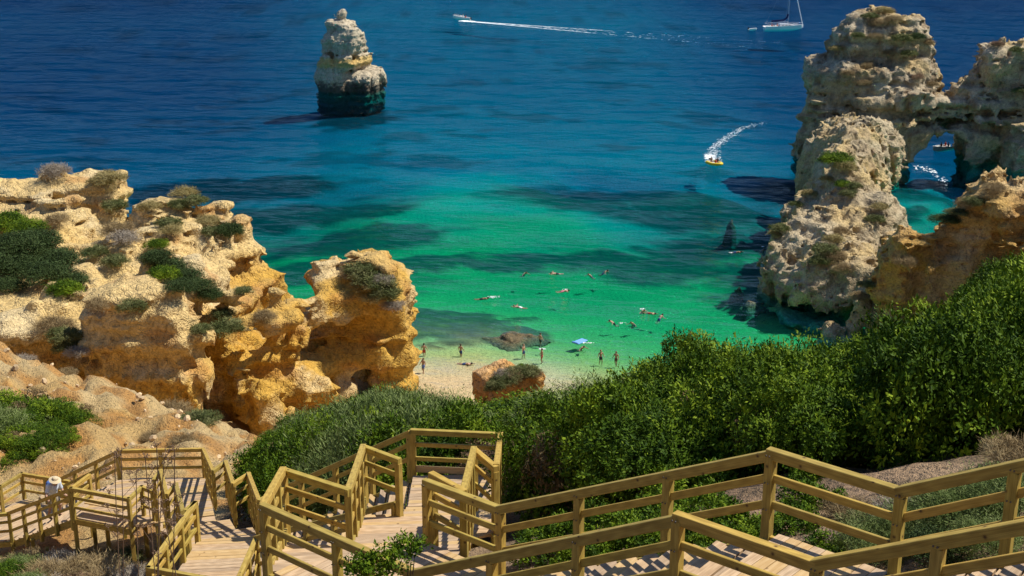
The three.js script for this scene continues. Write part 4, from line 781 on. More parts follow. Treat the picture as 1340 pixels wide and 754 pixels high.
// the first rock surface that a sight line through a pixel meets
function hitRock(u, v, z0, z1) {
  for (let z = z0; z > z1; z -= .35) { const p = atZ(u, v, z), e = rockGrid.get(Math.round(p.x * 1.4) + ',' + Math.round(p.z * 1.4)); if (e) for (const y of e) if (Math.abs(y - p.y) < .55) return V(p.x, y, p.z); }
  return null;
}
function onRock(list, name, label, category, group, z0, z1) { for (const [u, v, s, k, q] of list) { const p = hitRock(u, v, z0, z1); if (p) plant(k, name, label, category, p.add(V(0, -.12 * s, 0)), s, group, q ?? .8, false); } }
onRock([[20, 325, 2.4, 'dark'], [50, 320, 2.3, 'dark'], [75, 340, 2.2, 'dark'], [30, 350, 2.2, 'dark'], [60, 360, 2.2, 'dark'], [92, 365, 1.7, 'dark'], [5, 345, 2.4, 'dark'], [5, 300, 2.2, 'far'], [85, 378, 1.5, 'far'], [35, 300, 1.8, 'far'], [55, 340, 1.8, 'soft'], [10, 372, 1.5, 'dark']], 'headland_bush', 'dark green bush of the big clump on the headland shoulder', 'bush', 'bushes of the headland shoulder clump', -95, -140);
onRock([[205, 335, 1.4, 'dark'], [222, 348, 1.7, 'dark'], [240, 362, 1.7, 'dark'], [258, 372, 1.5, 'dark'], [275, 382, 1.2, 'dark'], [205, 318, 1.1, 'far'], [215, 358, 1.3, 'far'], [235, 375, 1.2, 'dark'], [198, 345, .9, 'olive']], 'headland_bush', 'dark green bush in the slanting band across the headland face', 'bush', 'bushes of the slanting band on the headland', -95, -140);
onRock([[205, 248, 2.2, 'far', 1.0]], 'headland_bush', 'round bright green bush on the headland crest', 'bush', null, -100, -150);
onRock([[192, 238, 1.3, 'greydry', 1.1]], 'headland_shrub', 'grey leafless shrub beside the round bush on the headland crest', 'shrub', null, -100, -150);
onRock([[72, 226, 1.6, 'greydry', .9]], 'headland_shrub', 'pale grey dry shrub on the topmost headland knob', 'shrub', null, -100, -150);
onRock([[302, 308, 1.4, 'dark', 1]], 'headland_bush', 'small dark bush on the steep seaward edge of the headland', 'bush', null, -100, -150);
onRock([[145, 243, 1.5, 'straw'], [130, 238, 1.2, 'straw'], [240, 252, 1.3, 'straw'], [255, 262, 1.3, 'olive'], [268, 250, 1.1, 'straw'], [235, 268, 1.2, 'olive'], [150, 280, 1.3, 'olive'], [220, 290, 1.2, 'olive'], [195, 270, 1.1, 'straw'], [75, 285, 1.2, 'dry'], [155, 300, 1.6, 'dry'], [160, 312, 1.5, 'greydry'], [125, 330, 1.2, 'olive'], [270, 290, 1.2, 'straw'], [275, 300, 1, 'olive'], [150, 345, 1.2, 'olive'], [225, 302, 1, 'straw'], [175, 405, 1.2, 'olive'], [70, 425, 1.5, 'dry'], [85, 440, 1.3, 'olive'], [90, 460, 1.2, 'olive'], [295, 430, 1.6, 'olive'], [305, 440, 1.2, 'dry'], [318, 378, .8, 'olive'], [100, 470, 1.0, 'greydry'], [130, 400, 1.1, 'dry'], [345, 410, 1, 'dry'], [290, 412, 1.1, 'olive'], [262, 430, .9, 'olive']], 'headland_tuft', 'dry olive tuft scattered over the headland top and face', 'tuft', 'dry tufts on the headland', -95, -150);
onRock([[470, 358, 1.6, 'olive'], [485, 365, 1.8, 'olive'], [495, 378, 1.7, 'olive'], [505, 388, 1.5, 'olive'], [478, 372, 1.3, 'straw'], [460, 356, 1.2, 'dry'], [515, 398, 1.1, 'greydry'], [500, 370, 1.2, 'greydry'], [490, 390, 1.1, 'straw']], 'tip_shrub', 'olive shrub on the rounded top of the pierced headland tip', 'shrub', 'shrubs on the headland tip', -110, -145);
onRock([[652, 500, 1.0, 'olive'], [664, 494, 1.2, 'olive'], [678, 486, 1.3, 'olive'], [692, 484, 1.1, 'olive'], [672, 488, 1.0, 'dry'], [660, 492, 1.0, 'greydry'], [700, 488, .8, 'dry'], [686, 482, 1, 'mastic'], [645, 506, .8, 'olive']], 'rock_cap_shrub', 'shaggy olive shrub capping the small beach rock', 'shrub', 'shrubs on the small beach rock', -108, -128);
onRock([[1095, 212, 2.3, 'far', .7], [1108, 218, 1.4, 'straw'], [1105, 240, 1.2, 'far'], [1118, 242, 1.1, 'olive'], [1085, 235, 1, 'straw'], [1110, 255, 1.1, 'olive'], [1060, 252, 1, 'straw'], [1042, 265, .9, 'olive'], [1020, 298, 1.3, 'olive'], [1015, 305, 1, 'straw'], [1080, 330, 1.6, 'olive'], [1090, 335, 1.5, 'dry'], [1075, 340, 1.3, 'olive'], [1092, 315, 1.2, 'straw'], [1145, 285, 1.2, 'olive'], [1150, 275, 1, 'straw'], [1133, 370, 1, 'olive'], [1125, 385, 1.1, 'dry'], [1105, 350, 1.1, 'dry'], [1100, 300, 1, 'dry']], 'pinnacle_tuft', 'green-gold tuft clinging to the pinnacle ridge', 'tuft', 'tufts on the pinnacle ridge', -135, -230);
onRock([[1158, 14, 1.6, 'straw'], [1138, 22, 1.5, 'olive'], [1122, 50, 1.2, 'olive'], [1095, 70, 1.2, 'straw'], [1180, 50, 1.8, 'olive'], [1200, 48, 1.5, 'dark'], [1150, 30, 1.6, 'dry'], [1170, 25, 1.6, 'dry'], [1145, 55, 1.4, 'dry'], [1165, 75, 1.5, 'dry'], [1190, 70, 1.4, 'olive'], [1135, 85, 1.3, 'dry'], [1110, 95, 1.2, 'dry'], [1215, 60, 1.2, 'dry'], [1305, 57, 1.3, 'brown'], [1330, 70, 1.3, 'olive'], [1335, 118, 1.2, 'olive'], [1130, 110, 1.3, 'dry'], [1200, 100, 1.3, 'brown'], [1100, 165, 1.2, 'brown'], [1115, 158, 1.1, 'dry'], [1220, 110, 1.1, 'dry']], 'arch_rock_tuft', 'dry tuft growing on the craggy arch rock', 'tuft', 'tufts on the arch rock', -222, -262);
onRock([[1238, 285, 1.7, 'dark', .6], [1252, 280, 1.2, 'olive', .6], [1275, 262, 1.2, 'olive'], [1300, 245, 1.3, 'dry'], [1265, 270, 1.1, 'dry'], [1185, 340, 1.2, 'dry']], 'cliff_edge_shrub', 'low shrub along the upper edge of the cove cliff', 'shrub', 'shrubs on the cove cliff edge', -120, -180);
// scrub on the sandy slope above the gully
for (const [u, v, z, s, k] of [[170, 500, -90, 1.5, 'soft'], [185, 510, -88, 1.4, 'olive'], [215, 520, -85, 1.5, 'soft'], [205, 530, -82, 1.2, 'olive'], [140, 490, -88, 1.0, 'greydry'], [100, 478, -88, 1.1, 'dry'], [60, 480, -84, 1.0, 'dry'], [125, 500, -82, .7, 'dark'], [225, 545, -76, 1.2, 'dry'], [90, 510, -78, .6, 'dry'], [200, 575, -60, .7, 'dry'], [150, 560, -62, .6, 'dry'], [30, 470, -84, .8, 'greydry'], [262, 570, -62, .9, 'olive'], [240, 585, -56, .7, 'dry'], [165, 535, -70, .5, 'dry'], [230, 560, -66, .8, 'dry']]) { const p = atZ(u, v, z); plant(k, 'slope_scrub', 'sparse dry scrub on the bare sandy slope', 'scrub', G(p.x, p.z, -.1), s, 'scrub on the sandy slope', .8, false); }
// dry brush under and before the tall-posted deck
for (const [u, v, z, s, k] of [[60, 735, -37, .9, 'dry'], [110, 730, -37.5, 1.0, 'dry'], [150, 735, -36.5, .9, 'dry'], [95, 748, -35.5, .8, 'brown'], [130, 750, -35.3, .8, 'dry'], [170, 745, -35.5, .8, 'greydry'], [20, 735, -38, .8, 'soft'], [5, 745, -37, .8, 'mastic'], [35, 748, -36, .7, 'soft'], [75, 715, -39.5, .7, 'greydry'], [125, 712, -39.6, .7, 'dry'], [160, 708, -39.5, .6, 'olive'], [50, 752, -35, .7, 'greydry'], [185, 720, -37, .6, 'dry'], [30, 712, -40.5, .7, 'dry']]) { const p = atZ(u, v, z); plant(k, 'dry_brush', k === 'mastic' || k === 'soft' ? 'green-grey low bush among dry brush before the tall-posted deck' : 'tangled dry brush before the tall-posted deck', 'brush', G(p.x, p.z, -.1), s, k === 'mastic' || k === 'soft' ? 'low bushes before the tall-posted deck' : 'dry brush before the tall-posted deck', .8, false); }
// tall dry fennel stalks rising before the long staggered steps
const STALK = new THREE.MeshStandardMaterial({ color: new THREE.Color(.16, .10, .06), roughness: .95 }), UMBEL = new THREE.MeshStandardMaterial({ color: new THREE.Color(.21, .13, .075), roughness: 1 });
for (const [u, top, z, lean] of [[158, 592, -25.5, .22], [190, 600, -25.2, -.05], [205, 585, -25, .2], [228, 590, -24.8, .25], [150, 596, -26, .05], [212, 660, -22.5, -.28], [215, 600, -24.6, .3], [178, 620, -26.2, .1]]) {
  const h0 = atZ(u, top, z), g0 = V(h0.x - lean * 1.3, ground(h0.x, z) - .1, z + .25), t = thing('dry_fennel', 'dry fennel', 'dry stalk', g0, 'dry fennel stalks before the staggered steps');
  const r = rng(Math.floor(u * 7 + top)), mid = g0.clone().lerp(h0, .5).add(V((r() - .5) * .25, 0, (r() - .5) * .2)), c = new THREE.QuadraticBezierCurve3(V(0, 0, 0), mid.sub(g0), h0.clone().sub(g0));
  part('stalk', new THREE.TubeGeometry(c, 10, .010, 5, false), STALK, t);
  for (let k = 0; k < 5; k++) {
    const f = .55 + .45 * k / 4, p = c.getPoint(f), e = p.clone().add(V((r() - .5) * .55, .16 + .2 * r(), (r() - .5) * .4)), list = [];
    const branch = k === 4 ? p : e; if (k < 4) part('branch', new THREE.TubeGeometry(new THREE.LineCurve3(p, e), 2, .005, 4, false), STALK, t);
    for (let q = 0; q < 16; q++) { const a = r() * 6.283, s = .02 + .09 * r(), tip = branch.clone().add(V(Math.cos(a) * s, .05 + .04 * r(), Math.sin(a) * s)); list.push(new THREE.TubeGeometry(new THREE.LineCurve3(branch, tip), 1, .0025, 3, false), new THREE.IcosahedronGeometry(.011 + .006 * r(), 0).translate(tip.x, tip.y, tip.z)); }
    part('seed_head', mergeGeometries(list.map((g) => { const q = g.index ? g.toNonIndexed() : g; for (const n of Object.keys(q.attributes)) if (n !== 'position' && n !== 'normal') q.deleteAttribute(n); return q; })), UMBEL, t);
  }
}
// loose stones on the open slope
{
  const r = rng(991), g = new THREE.DodecahedronGeometry(1, 0), spots = [];
  for (let i = 0; i < 9000 && spots.length < 1500; i++) { const x = -50 + 45 * r(), z = -46 - 52 * r(); if (x > -9 || (x > -16 && z < -70)) continue; if (n2(x * .2, z * .2) < -.1) continue; spots.push([x, z]); }
  const m = new THREE.InstancedMesh(g, new THREE.MeshStandardMaterial({ roughness: 1, color: 0xffffff }), spots.length), M = new THREE.Matrix4(), q = new THREE.Quaternion(), e = new THREE.Euler(), c = new THREE.Color();
  spots.forEach(([x, z], i) => { const s = .03 + .16 * Math.pow(r(), 4); e.set(r() * 6, r() * 6, r() * 6); q.setFromEuler(e); M.compose(V(x, ground(x, z) + s * .3, z), q, V(s * 1.3, s * .8, s)); m.setMatrixAt(i, M); const k = .7 + .5 * r(); m.setColorAt(i, c.setRGB(.58 * k, .42 * k, .24 * k)); });
  m.name = 'loose_stones'; shadows(m); scene.add(m); tag(m, 'loose stones strewn over the bare sandy slope', 'stones', null, 'stuff');
}

// each bush of a group is told apart by counting from a landmark
const COUNT = ['first', 'second', 'third', 'fourth', 'fifth', 'sixth', 'seventh', 'eighth', 'ninth', 'tenth', 'eleventh', 'twelfth', 'thirteenth', 'fourteenth', 'fifteenth', 'sixteenth', 'seventeenth', 'eighteenth', 'nineteenth'], TENS = ['', '', 'twenty', 'thirty', 'forty', 'fifty', 'sixty', 'seventy', 'eighty', 'ninety'];
const ordinal = (n) => n < 20 ? COUNT[n - 1] : n % 10 ? TENS[Math.floor(n / 10)] + '-' + COUNT[n % 10 - 1] : TENS[Math.floor(n / 10)].replace(/y$/, 'ieth');
function countFrom(group, point, what, from) {
  const list = scene.children.filter((o) => o.userData.group === group).sort((a, b) => a.position.distanceTo(point) - b.position.distanceTo(point));
  list.forEach((o, i) => { const h = o.children[0].scale, look = h.y * CROWN_H > 2.2 ? 'tall ' : h.x < 1 ? 'small ' : ''; o.userData.label = `${look}${what}, ${ordinal(i + 1)} counting from ${from}`; });
}
function countRows(group, rows, axis, what, from) { // rows by depth, then counted along each row
  const list = scene.children.filter((o) => o.userData.group === group).sort((a, b) => b.position.z - a.position.z), per = Math.ceil(list.length / rows.length);
  rows.forEach((row, i) => list.slice(i * per, (i + 1) * per).sort((a, b) => a.position.x - b.position.x).forEach((o, k) => { o.userData.label = `${what}, ${row} row, ${ordinal(k + 1)} from ${from}`; }));
}
countRows('bushes of the thicket seaward of the upper flights', ['stairs-side', 'second', 'middle', 'fourth', 'seaward'], 'x', 'leafy green thicket bush', 'the look-out landing');
countRows('bushes on the slope up to the cove cliff', ['lower', 'middle', 'upper'], 'x', 'leafy green slope bush below the cove cliff', 'the pinnacle end');
countFrom('leafy bushes beyond the look-out landing', S.Z1, 'leafy green bush on the bank', 'the look-out landing corner');
countFrom('silvery bushes beyond the look-out landing', S.Z1, 'silvery fine-leaved bush', 'the look-out landing corner');
countFrom('bushes on the bank towards the beach rock', S.Z2, 'green bank bush', 'the look-out landing');
countFrom('bushes low on the bank above the beach', V(0, 4, -118), 'green bush low on the bank', 'the beach rock');
countFrom('dry tufts on the headland', atZ(205, 248, -138), 'dry headland tuft', 'the round crest bush');
countFrom('bushes of the headland shoulder clump', atZ(205, 248, -138), 'dark bush of the headland shoulder clump', 'the round crest bush');
countFrom('bushes of the slanting band on the headland', atZ(205, 248, -138), 'dark bush in the slanting headland band', 'the round crest bush');
countFrom('shrubs on the headland tip', atZ(536, 480, -128), 'olive shrub on the pierced headland tip', 'the tip over the beach');
countFrom('shrubs on the small beach rock', atZ(620, 520, -120), 'shaggy shrub capping the beach rock', 'the sandy side');
countFrom('tufts on the pinnacle ridge', atZ(1015, 395, -158), 'green-gold tuft on the pinnacle', 'its foot in the bay');
countFrom('tufts on the arch rock', atZ(1150, 10, -248), 'tuft on the arch rock', 'its summit');
countFrom('shrubs on the cove cliff edge', atZ(1175, 330, -150), 'low shrub on the cove cliff edge', 'the pinnacle end');
countFrom('scrub on the sandy slope', S.W1, 'dry scrub on the sandy slope', 'the tall-posted deck');
countFrom('dry brush before the tall-posted deck', S.n2, 'tangled dry brush', 'the tall-posted deck corner');
countFrom('low bushes before the tall-posted deck', S.n2, 'grey-green low bush among dry brush', 'the tall-posted deck');
countFrom('bushes of the rounded clump on the sandy slope', S.v2, 'green bush of the clump on the sandy slope', 'the lowest landing');
countFrom('low shrubs behind the seaward railing', S.A3, 'low bright-leaved shrub behind the seaward railing', 'the turning landing');
countFrom('grey-green shrubs at the railing bend', S.A1, 'grey-green low shrub', 'the bend of the seaward railing');
countFrom('dry scrub on the dirt strip', S.A1, 'dry scrub on the dirt strip', 'the bend of the seaward railing');
countFrom('withered shrubs by the look-out landing', S.Z2, 'withered brown shrub', 'the seaward corner of the look-out landing');
countFrom('dry fennel stalks before the staggered steps', S.q2, 'dry fennel stalk with brown seed heads', 'the lower deck railing');

// ---------------------------------------------------------------- people
const SKIN = [[.42, .24, .15], [.34, .18, .105], [.48, .29, .20]].map((c) => new THREE.MeshPhysicalMaterial({ color: new THREE.Color(...c), roughness: .55 }));
const paint = (r, g, b, rough = .8) => new THREE.MeshStandardMaterial({ color: new THREE.Color(r, g, b), roughness: rough, bumpMap: scaled(grainTex, .25), bumpScale: .003 });
const HAIR = [paint(.035, .022, .014), paint(.09, .05, .025), paint(.20, .13, .06)], CLOTH = { navy: paint(.03, .06, .18), blue: paint(.08, .16, .42), black: paint(.02, .02, .025), red: paint(.45, .05, .04), white: paint(.75, .74, .72), shirt: paint(.62, .68, .76), khaki: paint(.30, .245, .17), straw: paint(.60, .48, .30), brown: paint(.12, .07, .04), pink: paint(.6, .2, .25) };
function capsules(list, k) { // [a, b, ra, rb]
  return (x, y, z) => {
    let d = 1e9;
    for (const [a, b, ra, rb] of list) {
      const ex = b[0] - a[0], ey = b[1] - a[1], ez = b[2] - a[2], t = clamp(((x - a[0]) * ex + (y - a[1]) * ey + (z - a[2]) * ez) / (ex * ex + ey * ey + ez * ez + 1e-9));
      d = smin(d, Math.hypot(x - a[0] - ex * t, y - a[1] - ey * t, z - a[2] - ez * t) - mix(ra, rb, t), k);
    }
    return d;
  };
}
function capsuleMesh(list, k, cell) {
  const lo = [1e9, 1e9, 1e9], hi = [-1e9, -1e9, -1e9];
  for (const [a, b, ra, rb] of list) for (const [p, r] of [[a, ra], [b, rb]]) for (let i = 0; i < 3; i++) { lo[i] = Math.min(lo[i], p[i] - r - 3 * cell); hi[i] = Math.max(hi[i], p[i] + r + 3 * cell); }
  const { pos, idx } = surfaceNets(capsules(list, k), lo, hi, cell), g = new THREE.BufferGeometry();
  g.setAttribute('position', new THREE.Float32BufferAttribute(pos, 3)); g.setIndex(idx); g.computeVertexNormals();
  return g;
}
// joints of a standing figure 1.75 m tall, facing +z, feet at y = 0
const STAND = { crown: [0, 1.67, .01], chin: [0, 1.55, .03], neck: [0, 1.46, -.01], chest: [0, 1.30, 0], waist: [0, 1.06, 0], pelvis: [0, .94, 0], shL: [.185, 1.40, -.01], shR: [-.185, 1.40, -.01], elL: [.25, 1.12, -.03], elR: [-.25, 1.12, -.03], wrL: [.27, .88, .06], wrR: [-.27, .88, .06], hiL: [.09, .90, 0], hiR: [-.09, .90, 0], knL: [.105, .50, .03], knR: [-.105, .50, .03], anL: [.11, .09, -.02], anR: [-.11, .09, -.02] };
function bodyParts(J, cell) {
  const hand = (w, e) => { const d = [w[0] - e[0], w[1] - e[1], w[2] - e[2]], l = Math.hypot(...d), u = d.map((x) => x / l); return [w[0] + u[0] * .09, w[1] + u[1] * .09, w[2] + u[2] * .09]; };
  const foot = (a, k) => { const f = V(a[0] - k[0], 0, a[2] - k[2]); const s = J.feet ?? [0, -.05, .15]; return [a[0] + s[0], a[1] + s[1], a[2] + s[2]]; };
  const L = [[J.chin, J.crown, .075, .098], [J.neck, J.chin, .055, .055], [J.shL, J.shR, .068, .068], [J.neck, J.chest, .07, .13], [J.chest, J.waist, .142, .118], [J.waist, J.pelvis, .118, .135]];
  for (const s of ['L', 'R']) L.push([J['sh' + s], J['el' + s], .056, .043], [J['el' + s], J['wr' + s], .043, .029], [J['wr' + s], hand(J['wr' + s], J['el' + s]), .034, .030], [J['hi' + s], J['kn' + s], .086, .056], [J['kn' + s], J['an' + s], .056, .036], [J['an' + s], foot(J['an' + s], J['kn' + s]), .040, .030]);
  const body = capsuleMesh(L, .045, cell);
  const up = (a, b, f) => a.map((x, i) => mix(x, b[i], f)), back = J.back ?? [0, 0, -1];
  const hair = capsuleMesh([[up(J.chin, J.crown, .95).map((x, i) => x + back[i] * .012), up(J.chin, J.crown, 1.05).map((x, i) => x + back[i] * .02), .104, .100], [up(J.chin, J.crown, .35).map((x, i) => x + back[i] * .05), up(J.chin, J.crown, .9).map((x, i) => x + back[i] * .04), .07, .09]], .03, cell * .8);
  const shorts = capsuleMesh([[J.pelvis, up(J.pelvis, J.waist, .35), .15, .135], [J.hiL, up(J.hiL, J.knL, J.long ?? .55), .104, .092], [J.hiR, up(J.hiR, J.knR, J.long ?? .55), .104, .092]], .04, cell);
  return { body, hair, shorts, up };
}
const turnJ = (J, f) => Object.fromEntries(Object.entries(J).map(([k, v]) => [k, Array.isArray(v) ? f(v) : v]));
const WADE = { ...STAND, elL: [.30, 1.16, -.02], wrL: [.36, .96, .12], elR: [-.30, 1.17, .02], wrR: [-.38, .98, .10], knL: [.11, .50, .10], anL: [.11, .10, .06], anR: [-.11, .10, -.16] };
const TREAD = { ...STAND, elL: [.42, 1.32, .10], wrL: [.60, 1.36, .24], elR: [-.42, 1.30, .12], wrR: [-.58, 1.40, .28], knL: [.15, .58, .16], knR: [-.15, .55, .12], anL: [.14, .22, -.05], anR: [-.14, .18, -.10] };
// swimming: the figure laid forward, axis along +z, near the surface (y = 0)
const prone = (J) => ({ ...turnJ(J, ([x, y, z]) => [x, -z * .9 - .02 + (y - 1.0) * .10, (y - .95)]), back: [0, 1, 0], feet: [0, .02, -.14] });
const CRAWL = prone({ ...STAND, elL: [.24, 1.66, .06], wrL: [.20, 1.92, .02], elR: [-.36, 1.32, -.22], wrR: [-.34, 1.52, -.05], crown: [0, 1.68, -.05], chin: [0, 1.57, .02] });
const FLOAT = prone({ ...STAND, elL: [.42, 1.36, .0], wrL: [.64, 1.44, .0], elR: [-.42, 1.36, 0], wrR: [-.64, 1.46, 0], knL: [.2, .52, .05], knR: [-.2, .52, .05], anL: [.25, .12, 0], anR: [-.25, .12, 0] });
const POSES = Object.fromEntries(Object.entries({ wade: WADE, tread: TREAD, crawl: CRAWL, float: FLOAT }).map(([k, J]) => [k, bodyParts(J, .032)]));
function person(pose, label, pos, turn, { skin = 0, hair = 0, cloth = 'navy', group, dy = 0, tilt = 0 } = {}) {
  const o = thing('person', label, 'person', pos, group), q = POSES[pose]; o.position.y += dy; o.rotation.set(tilt, turn, 0, 'YXZ');
  part('body', q.body, SKIN[skin], o); part('hair', q.hair, HAIR[hair], o); part('swim_shorts', q.shorts, CLOTH[cloth], o);
  return o;
}
const FOAM = new THREE.MeshStandardMaterial({ color: new THREE.Color(.86, .88, .88), roughness: .9 });
function foam(label, blobs, name = 'foam') { // low ragged flecks of white water lying on the surface
  const list = [], unit = new THREE.IcosahedronGeometry(1, 1);
  for (const [x, z, a, b, turn, h = .05] of blobs) { const g = unit.clone(), p = g.attributes.position; for (let i = 0; i < p.count; i++) { const k = 1 + .35 * n3(p.getX(i) * 2 + x, p.getZ(i) * 2, z); p.setXYZ(i, p.getX(i) * k, p.getY(i), p.getZ(i) * k); } g.scale(a, h, b); g.rotateY(turn); g.translate(x, .02, z); list.push(g); }
  const g = mergeGeometries(list); g.computeVertexNormals();
  const m = shadows(new THREE.Mesh(g, FOAM)); m.name = numbered(name); scene.add(m); return tag(m, label, 'foam', null, 'stuff');
}
function splash(u, v, w, d, n, seed, label) { const c = onLevel(u, v, 0), r = rng(seed), L = []; for (let i = 0; i < n; i++) L.push([c.x + (r() + r() - 1) * w, c.z + (r() + r() - 1) * d, (.03 + .12 * r() * r()) , .02 + .07 * r(), r() * 3, .03 + .06 * r()]); return foam(label, L, 'splash'); }
const sea = (u, v, y = 0) => onLevel(u, v, y);
// waders off the beach
person('wade', 'man in grey-blue trunks wading along the shallows below the headland tip', sea(554, 489, -.12), -.7, { cloth: 'blue', skin: 1 });
person('wade', 'bare-backed wader standing close to the headland tip', sea(555, 469, -.55), 2.9, { cloth: 'red', skin: 0 });
person('wade', 'man in dark blue trunks standing by the weedy submerged rocks', sea(603, 470, -.55), 2.6, { cloth: 'navy', skin: 1 });
person('crawl', 'swimmer with a wake of ripples heading over the palest sand', sea(609, 476, -.0), 1.25, { skin: 2 });
person('wade', 'wader splashing between the boulder awash and the beach rock', sea(707, 455, -.85), 2.2, { cloth: 'black', skin: 0 });
person('wade', 'bather standing right behind the capped beach rock', sea(709, 476, -.4), -1.3, { cloth: 'red', skin: 1 });
person('wade', 'bather half hidden behind the shrubs of the beach rock', sea(685, 470, -.4), 1.0, { cloth: 'navy', skin: 0 });
person('wade', 'dark-haired bather showing just over the bushes above the thicket', sea(786, 478, -.5), .4, { cloth: 'black', skin: 1 });
person('wade', 'second bather beside the one showing just over the thicket', sea(806, 480, -.5), -.6, { cloth: 'brown', skin: 1 });
person('wade', 'lone bather standing apart in the pale green shallows', sea(903, 452, -.9), 3.0, { cloth: 'brown', skin: 1 });
// swimmers
for (const [pose, u, v, turn, label, o] of [
  ['tread', 681, 354, .6, 'swimmer treading water alone on the seaward side of the group', { dy: -1.45 }],
  ['crawl', 728, 358, -1.4, 'swimmer stretched flat beside the pair treading water', { skin: 2, cloth: 'black' }],
  ['tread', 783, 353, 1.1, 'swimmer of the close pair, farther from the beach', { dy: -1.42, group: 'close pair' }],
  ['tread', 779, 357, -.8, 'swimmer of the close pair, nearer the beach', { dy: -1.40, hair: 1, group: 'close pair' }],
  ['float', 737, 381, 1.7, 'swimmer floating level between the pair and the lilo', { skin: 2, cloth: 'pink' }],
  ['crawl', 680, 402, -1.9, 'pale swimmer doing front crawl off the submerged rocks', { skin: 2, hair: 2, cloth: 'white' }],
  ['crawl', 631, 391, 1.6, 'snorkeller in black kicking up a white splash', { cloth: 'black', skin: 1 }],
  ['tread', 839, 403, .2, 'swimmer with raised arms and splash in the group of five', { dy: -1.3, skin: 2 }],
  ['crawl', 851, 410, .9, 'swimmer stroking flat within the group of five', { cloth: 'red' }],
  ['tread', 832, 419, -.5, 'swimmer upright to the shoulders in the group of five', { dy: -1.35, hair: 1 }],
  ['tread', 858, 416, 2.4, 'swimmer with outspread arms at the edge of the group of five', { dy: -1.42 }],
  ['tread', 811, 420, -1.2, 'swimmer in a dark suit nearest the lilo in the group of five', { dy: -1.2, cloth: 'black', skin: 2 }],
  ['crawl', 963, 330, 1.4, 'swimmer crossing the bay towards the pinnacle', { skin: 1 }],
  ['tread', 994, 324, .3, 'swimmer close under the pinnacle ridge', { dy: -1.42 }],
  ['tread', 756, 452, .5, 'child holding on to the blue lilo', { dy: -1.1, hair: 1 }],
]) person(pose, label, sea(u, v, -.02), turn, pose === 'tread' ? { ...o, tilt: .95, dy: (o.dy ?? -1.4) * .63 } : o);
splash(645, 389, 1.0, .45, 34, 1, 'white splash kicked up by the black-clad snorkeller');
splash(839, 405, .6, .3, 16, 2, 'white splash round the raised-arm swimmer'); splash(768, 449, .9, .25, 22, 3, 'white splash beside the blue lilo'); splash(708, 457, .7, .3, 16, 4, 'white splash round the wader by the boulder'); splash(956, 331, .4, .15, 9, 5, 'small splash behind the bay-crossing swimmer'); splash(814, 423, .5, .25, 10, 6, 'small splash by the dark-suited swimmer'); splash(740, 379, .4, .2, 9, 7, 'small splash by the floating swimmer'); splash(1219, 222, .9, .6, 16, 8, 'little breaking wave in the arch mouth'); splash(998, 323, .35, .15, 6, 9, 'small splash by the swimmer under the pinnacle');
{ // blue lilo
  const t = thing('lilo', 'pale blue inflatable lilo floating off the beach', 'lilo', sea(759, 447, .06)), m = new THREE.MeshPhysicalMaterial({ color: new THREE.Color(.16, .36, .78), roughness: .35, clearcoat: .3 });
  for (let i = 0; i < 5; i++) { const g = new THREE.CapsuleGeometry(.10, 1.55, 4, 10); g.rotateX(Math.PI / 2); g.scale(1.05, .85, 1); const k = part('air_tube', g, m, t); k.position.x = (i - 2) * .185; }
  const g = new THREE.CapsuleGeometry(.13, .70, 4, 10); g.rotateZ(Math.PI / 2); const k = part('pillow', g, m, t); k.position.set(0, .06, .82);
  t.rotation.y = -.75;
}
// ---------------------------------------------------------------- boats
function hullGeometry(len, beam, depth, { sheer = .25, bow = .5, flat = .75, freeboard = .6, thick = .08, floor = .25 } = {}) { // bow along +x
  const N = 18, M = 9, out = [], inn = [];
  const half = (t) => beam / 2 * (t < bow ? mix(flat, 1, Math.sin(t / bow * Math.PI / 2)) : Math.pow(Math.cos((t - bow) / (1 - bow) * Math.PI / 2), .62));
  for (let i = 0; i <= N; i++) {
    const t = i / N, x = (t - .5) * len, w = Math.max(.005, half(t)), top = freeboard + sheer * t * t, keel = -depth * (1 - Math.pow(t, 5)) + .3 * freeboard * Math.pow(t, 6);
    const row = [], rin = [];
    for (let j = 0; j <= M; j++) { const s = j / M * 2 - 1, a = Math.abs(s), y = mix(keel, top, Math.pow(a, 1.6)), z = Math.sign(s) * w * Math.pow(a, .62); row.push([x + (a > .8 ? .0 : 0), y, z]); const wi = Math.max(.003, w - thick); rin.push([x - (t > .93 ? thick : 0), Math.max(floor, mix(floor, top, Math.pow(Math.max(0, (a - .62) / .38), 1.2))), Math.sign(s) * wi * (a > .62 ? 1 : a / .62)]); }
    out.push(row); inn.push(rin);
  }
  const pos = [], quad = (a, b, c, d) => pos.push(...a, ...b, ...c, ...a, ...c, ...d);
  for (let i = 0; i < N; i++) for (let j = 0; j < M; j++) { quad(out[i][j], out[i][j + 1], out[i + 1][j + 1], out[i + 1][j]); quad(inn[i][j + 1], inn[i][j], inn[i + 1][j], inn[i + 1][j + 1]); }
  for (let i = 0; i < N; i++) { quad(out[i][0], out[i + 1][0], inn[i + 1][0], inn[i][0]); quad(out[i + 1][M], out[i][M], inn[i][M], inn[i + 1][M]); }
  for (let j = 0; j < M; j++) quad(out[0][j + 1], out[0][j], inn[0][j], inn[0][j + 1]);
  const g = new THREE.BufferGeometry(); g.setAttribute('position', new THREE.Float32BufferAttribute(pos, 3)); g.computeVertexNormals();
  return g;
}
